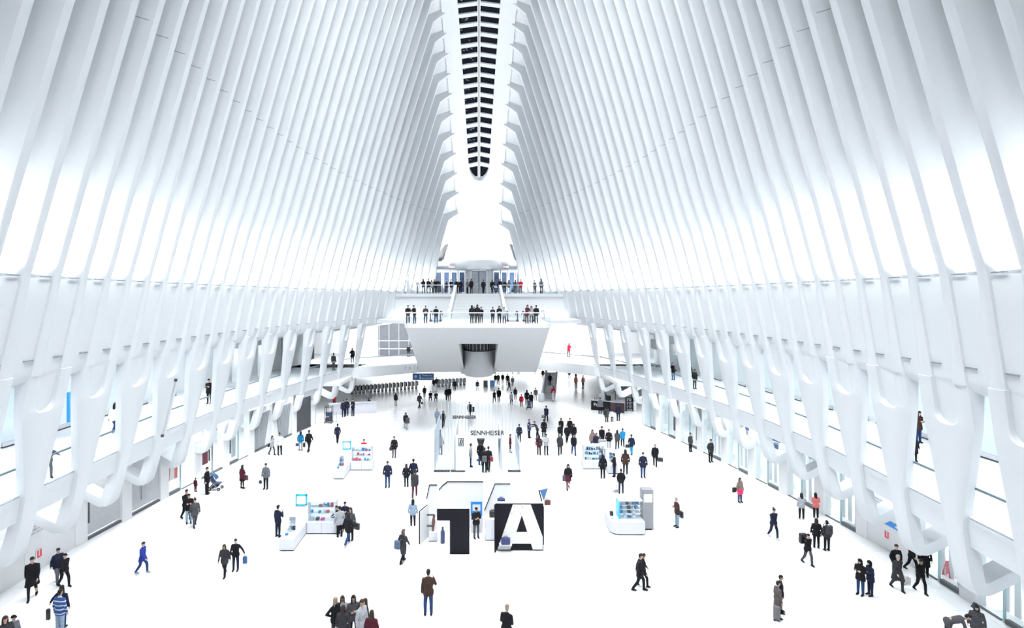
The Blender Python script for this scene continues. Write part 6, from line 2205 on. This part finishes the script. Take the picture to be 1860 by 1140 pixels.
carried('handbag', K((494, 790)), (-0.2, 0.1, 0.72), BLKB, 'black bag on the person in pale patterned clothes', 0.26, 0.24, 0.1)
carried('handbag', K((992, 736)), (-0.34, 0.05, 0.42), mat('pale_grey_bag', (0.2, 0.21, 0.23), 0.6), 'grey briefcase carried away above the pushing pair', 0.3, 0.3, 0.1)
carried('backpack', K((979, 790)), (0.14, 0.1, 0.85), BLKB, 'black backpack on the mauve coat', 0.28, 0.42, 0.16)
carried('backpack', K((1102, 737)), (-0.24, 0.1, 0.75), BLKB, 'black bag on the flecked coat at the dark cart', 0.32, 0.5, 0.16)
carried('handbag', K((1032, 841)), (-0.3, 0.12, 0.6), mat('plum_bag', (0.06, 0.05, 0.08), 0.6), 'plum shoulder bag beside the hooded person', 0.22, 0.4, 0.14)
carried('shopping_bag', K((112, 1063)), (-0.5, 0.05, 0.36), BLKB, 'black bag hanging beside the striped jumper', 0.14, 0.42, 0.1)
carried('handbag', K((762, 713)), (0.3, 0, 0.5), BLKB, 'small dark bag carried below the overhead sign', 0.24, 0.24, 0.1)

# dustpan, pink floor sign, bench, small card tent
p = fp(1117, 893)
e = empty('dustpan', p, math.radians(30))
tag(e, 'grey long-handled dustpan beside the person in black vest', 'dustpan')
obj('pan', prism(bmesh.new(), [(-0.16, 0.0), (0.16, 0.0), (0.16, 0.06), (-0.16, 0.22)], -0.15, 0.15, 'x'), GREY, e)
obj('handle', tube(bmesh.new(), [(0, -0.14, 0.18), (0.05, -0.2, 0.85)], 0.015, 6), DARK, e)
p = fp(1724, 1046)
e = empty('floor_sign', p)
tag(e, 'pink folding floor sign near the lower right legs', 'floor sign')
PKS = mat('pink_sign', (0.72, 0.12, 0.17), 0.5)
for s in (-1, 1):
    v = [(-0.17, s * 0.2, 0), (0.17, s * 0.2, 0), (0.11, s * 0.03, 0.72), (-0.11, s * 0.03, 0.72)]
    v += [(a, b + s * 0.02, c) for a, b, c in v]
    obj('board', (v, [(0, 1, 2, 3), (4, 7, 6, 5), (0, 4, 5, 1), (1, 5, 6, 2), (2, 6, 7, 3), (3, 7, 4, 0)]), PKS, e)
obj('sign_pole', tube(bmesh.new(), [(0, 0, 0.70), (0, 0, 1.0)], 0.012, 5), DARK, e)
p = fp(1773, 1103)
e = empty('card_tent', p)
tag(e, 'small dark folded card standing on the floor at the lower right', 'card')
for s in (-1, 1):
    v = [(s * 0.16, -0.08, 0), (s * 0.16, 0.08, 0), (s * 0.02, 0.08, 0.2), (s * 0.02, -0.08, 0.2)]
    v += [(a + s * 0.012, b, c) for a, b, c in v]
    obj('card_leaf', (v, [(0, 1, 2, 3), (4, 7, 6, 5), (0, 4, 5, 1), (1, 5, 6, 2), (2, 6, 7, 3), (3, 7, 4, 0)]), SHADE if s < 0 else SILV, e)
# security cameras on the ribs of the far end, spotlights on the gallery legs
for x, y, lab in ((760.5, 472, 'small dark security camera on a left rib above the deck'), (977, 472, 'small dark security camera on a right rib above the deck')):
    D = 79.0
    e = empty('security_camera', ((x - CX) * D / 1000, D - 0.3, H - (y - CY) * D / 1000))
    tag(e, lab, 'camera')
    obj('camera_body', box(-0.1, 0.1, -0.28, 0.1, -0.1, 0.08, 0.03), DARK, e)
    obj('bracket', tube(bmesh.new(), [(0, 0, 0.05), (0.0, 0.5, 0.2)], 0.03, 6), GREY, e)
# ceremonial screen post on the upper deck left
e = empty('information_totem', ((741 - CX) * 0.0712, 71.2, Z_DECK))
tag(e, 'slim white totem at the left end of the upper deck', 'totem')
obj('totem_body', box(-0.19, 0.19, -0.12, 0.12, 0.02, 2.35, 0.02), KW, e)
obj('totem_cap', box(-0.21, 0.21, -0.14, 0.14, 2.35, 2.43), GREY, e)
obj('totem_foot', box(-0.24, 0.24, -0.18, 0.18, 0, 0.03), GREY, e)
e = empty('telescope_stand', ((758 - CX) * 0.0709, 70.9, Z_DECK))
tag(e, 'dark viewing stand by the deck balustrade on the left', 'stand')
obj('stand_post', tube(bmesh.new(), [(0, 0, 0), (0, 0, 1.1)], 0.06, 8), DARK, e)
obj('stand_head', box(-0.2, 0.2, -0.1, 0.1, 1.1, 1.45, 0.03), GREY, e)
obj('stand_foot', tube(bmesh.new(), [(0, 0, 0), (0, 0, 0.04)], 0.2, 12), DARK, e)
# long white light pole leaning along a left leg
e = empty('light_pole', (-18.9, 31.6, Z_SOF + 0.15))
tag(e, 'long pale pole with black ends fixed along a left leg', 'pole')
a, b = Vector((-18.5, 32.2, 5.2)), Vector((-17.75, 32.2, 8.3))
kid('pole_tube', tube(bmesh.new(), [a, b], 0.05, 8), SILV, e)
kid('pole_end', tube(bmesh.new(), [a - (b - a).normalized() * 0.15, a], 0.09, 8), DARK, e)
kid('pole_end', tube(bmesh.new(), [b, b + (b - a).normalized() * 0.15], 0.09, 8), DARK, e)

bpy.data.scenes.remove(TMP)
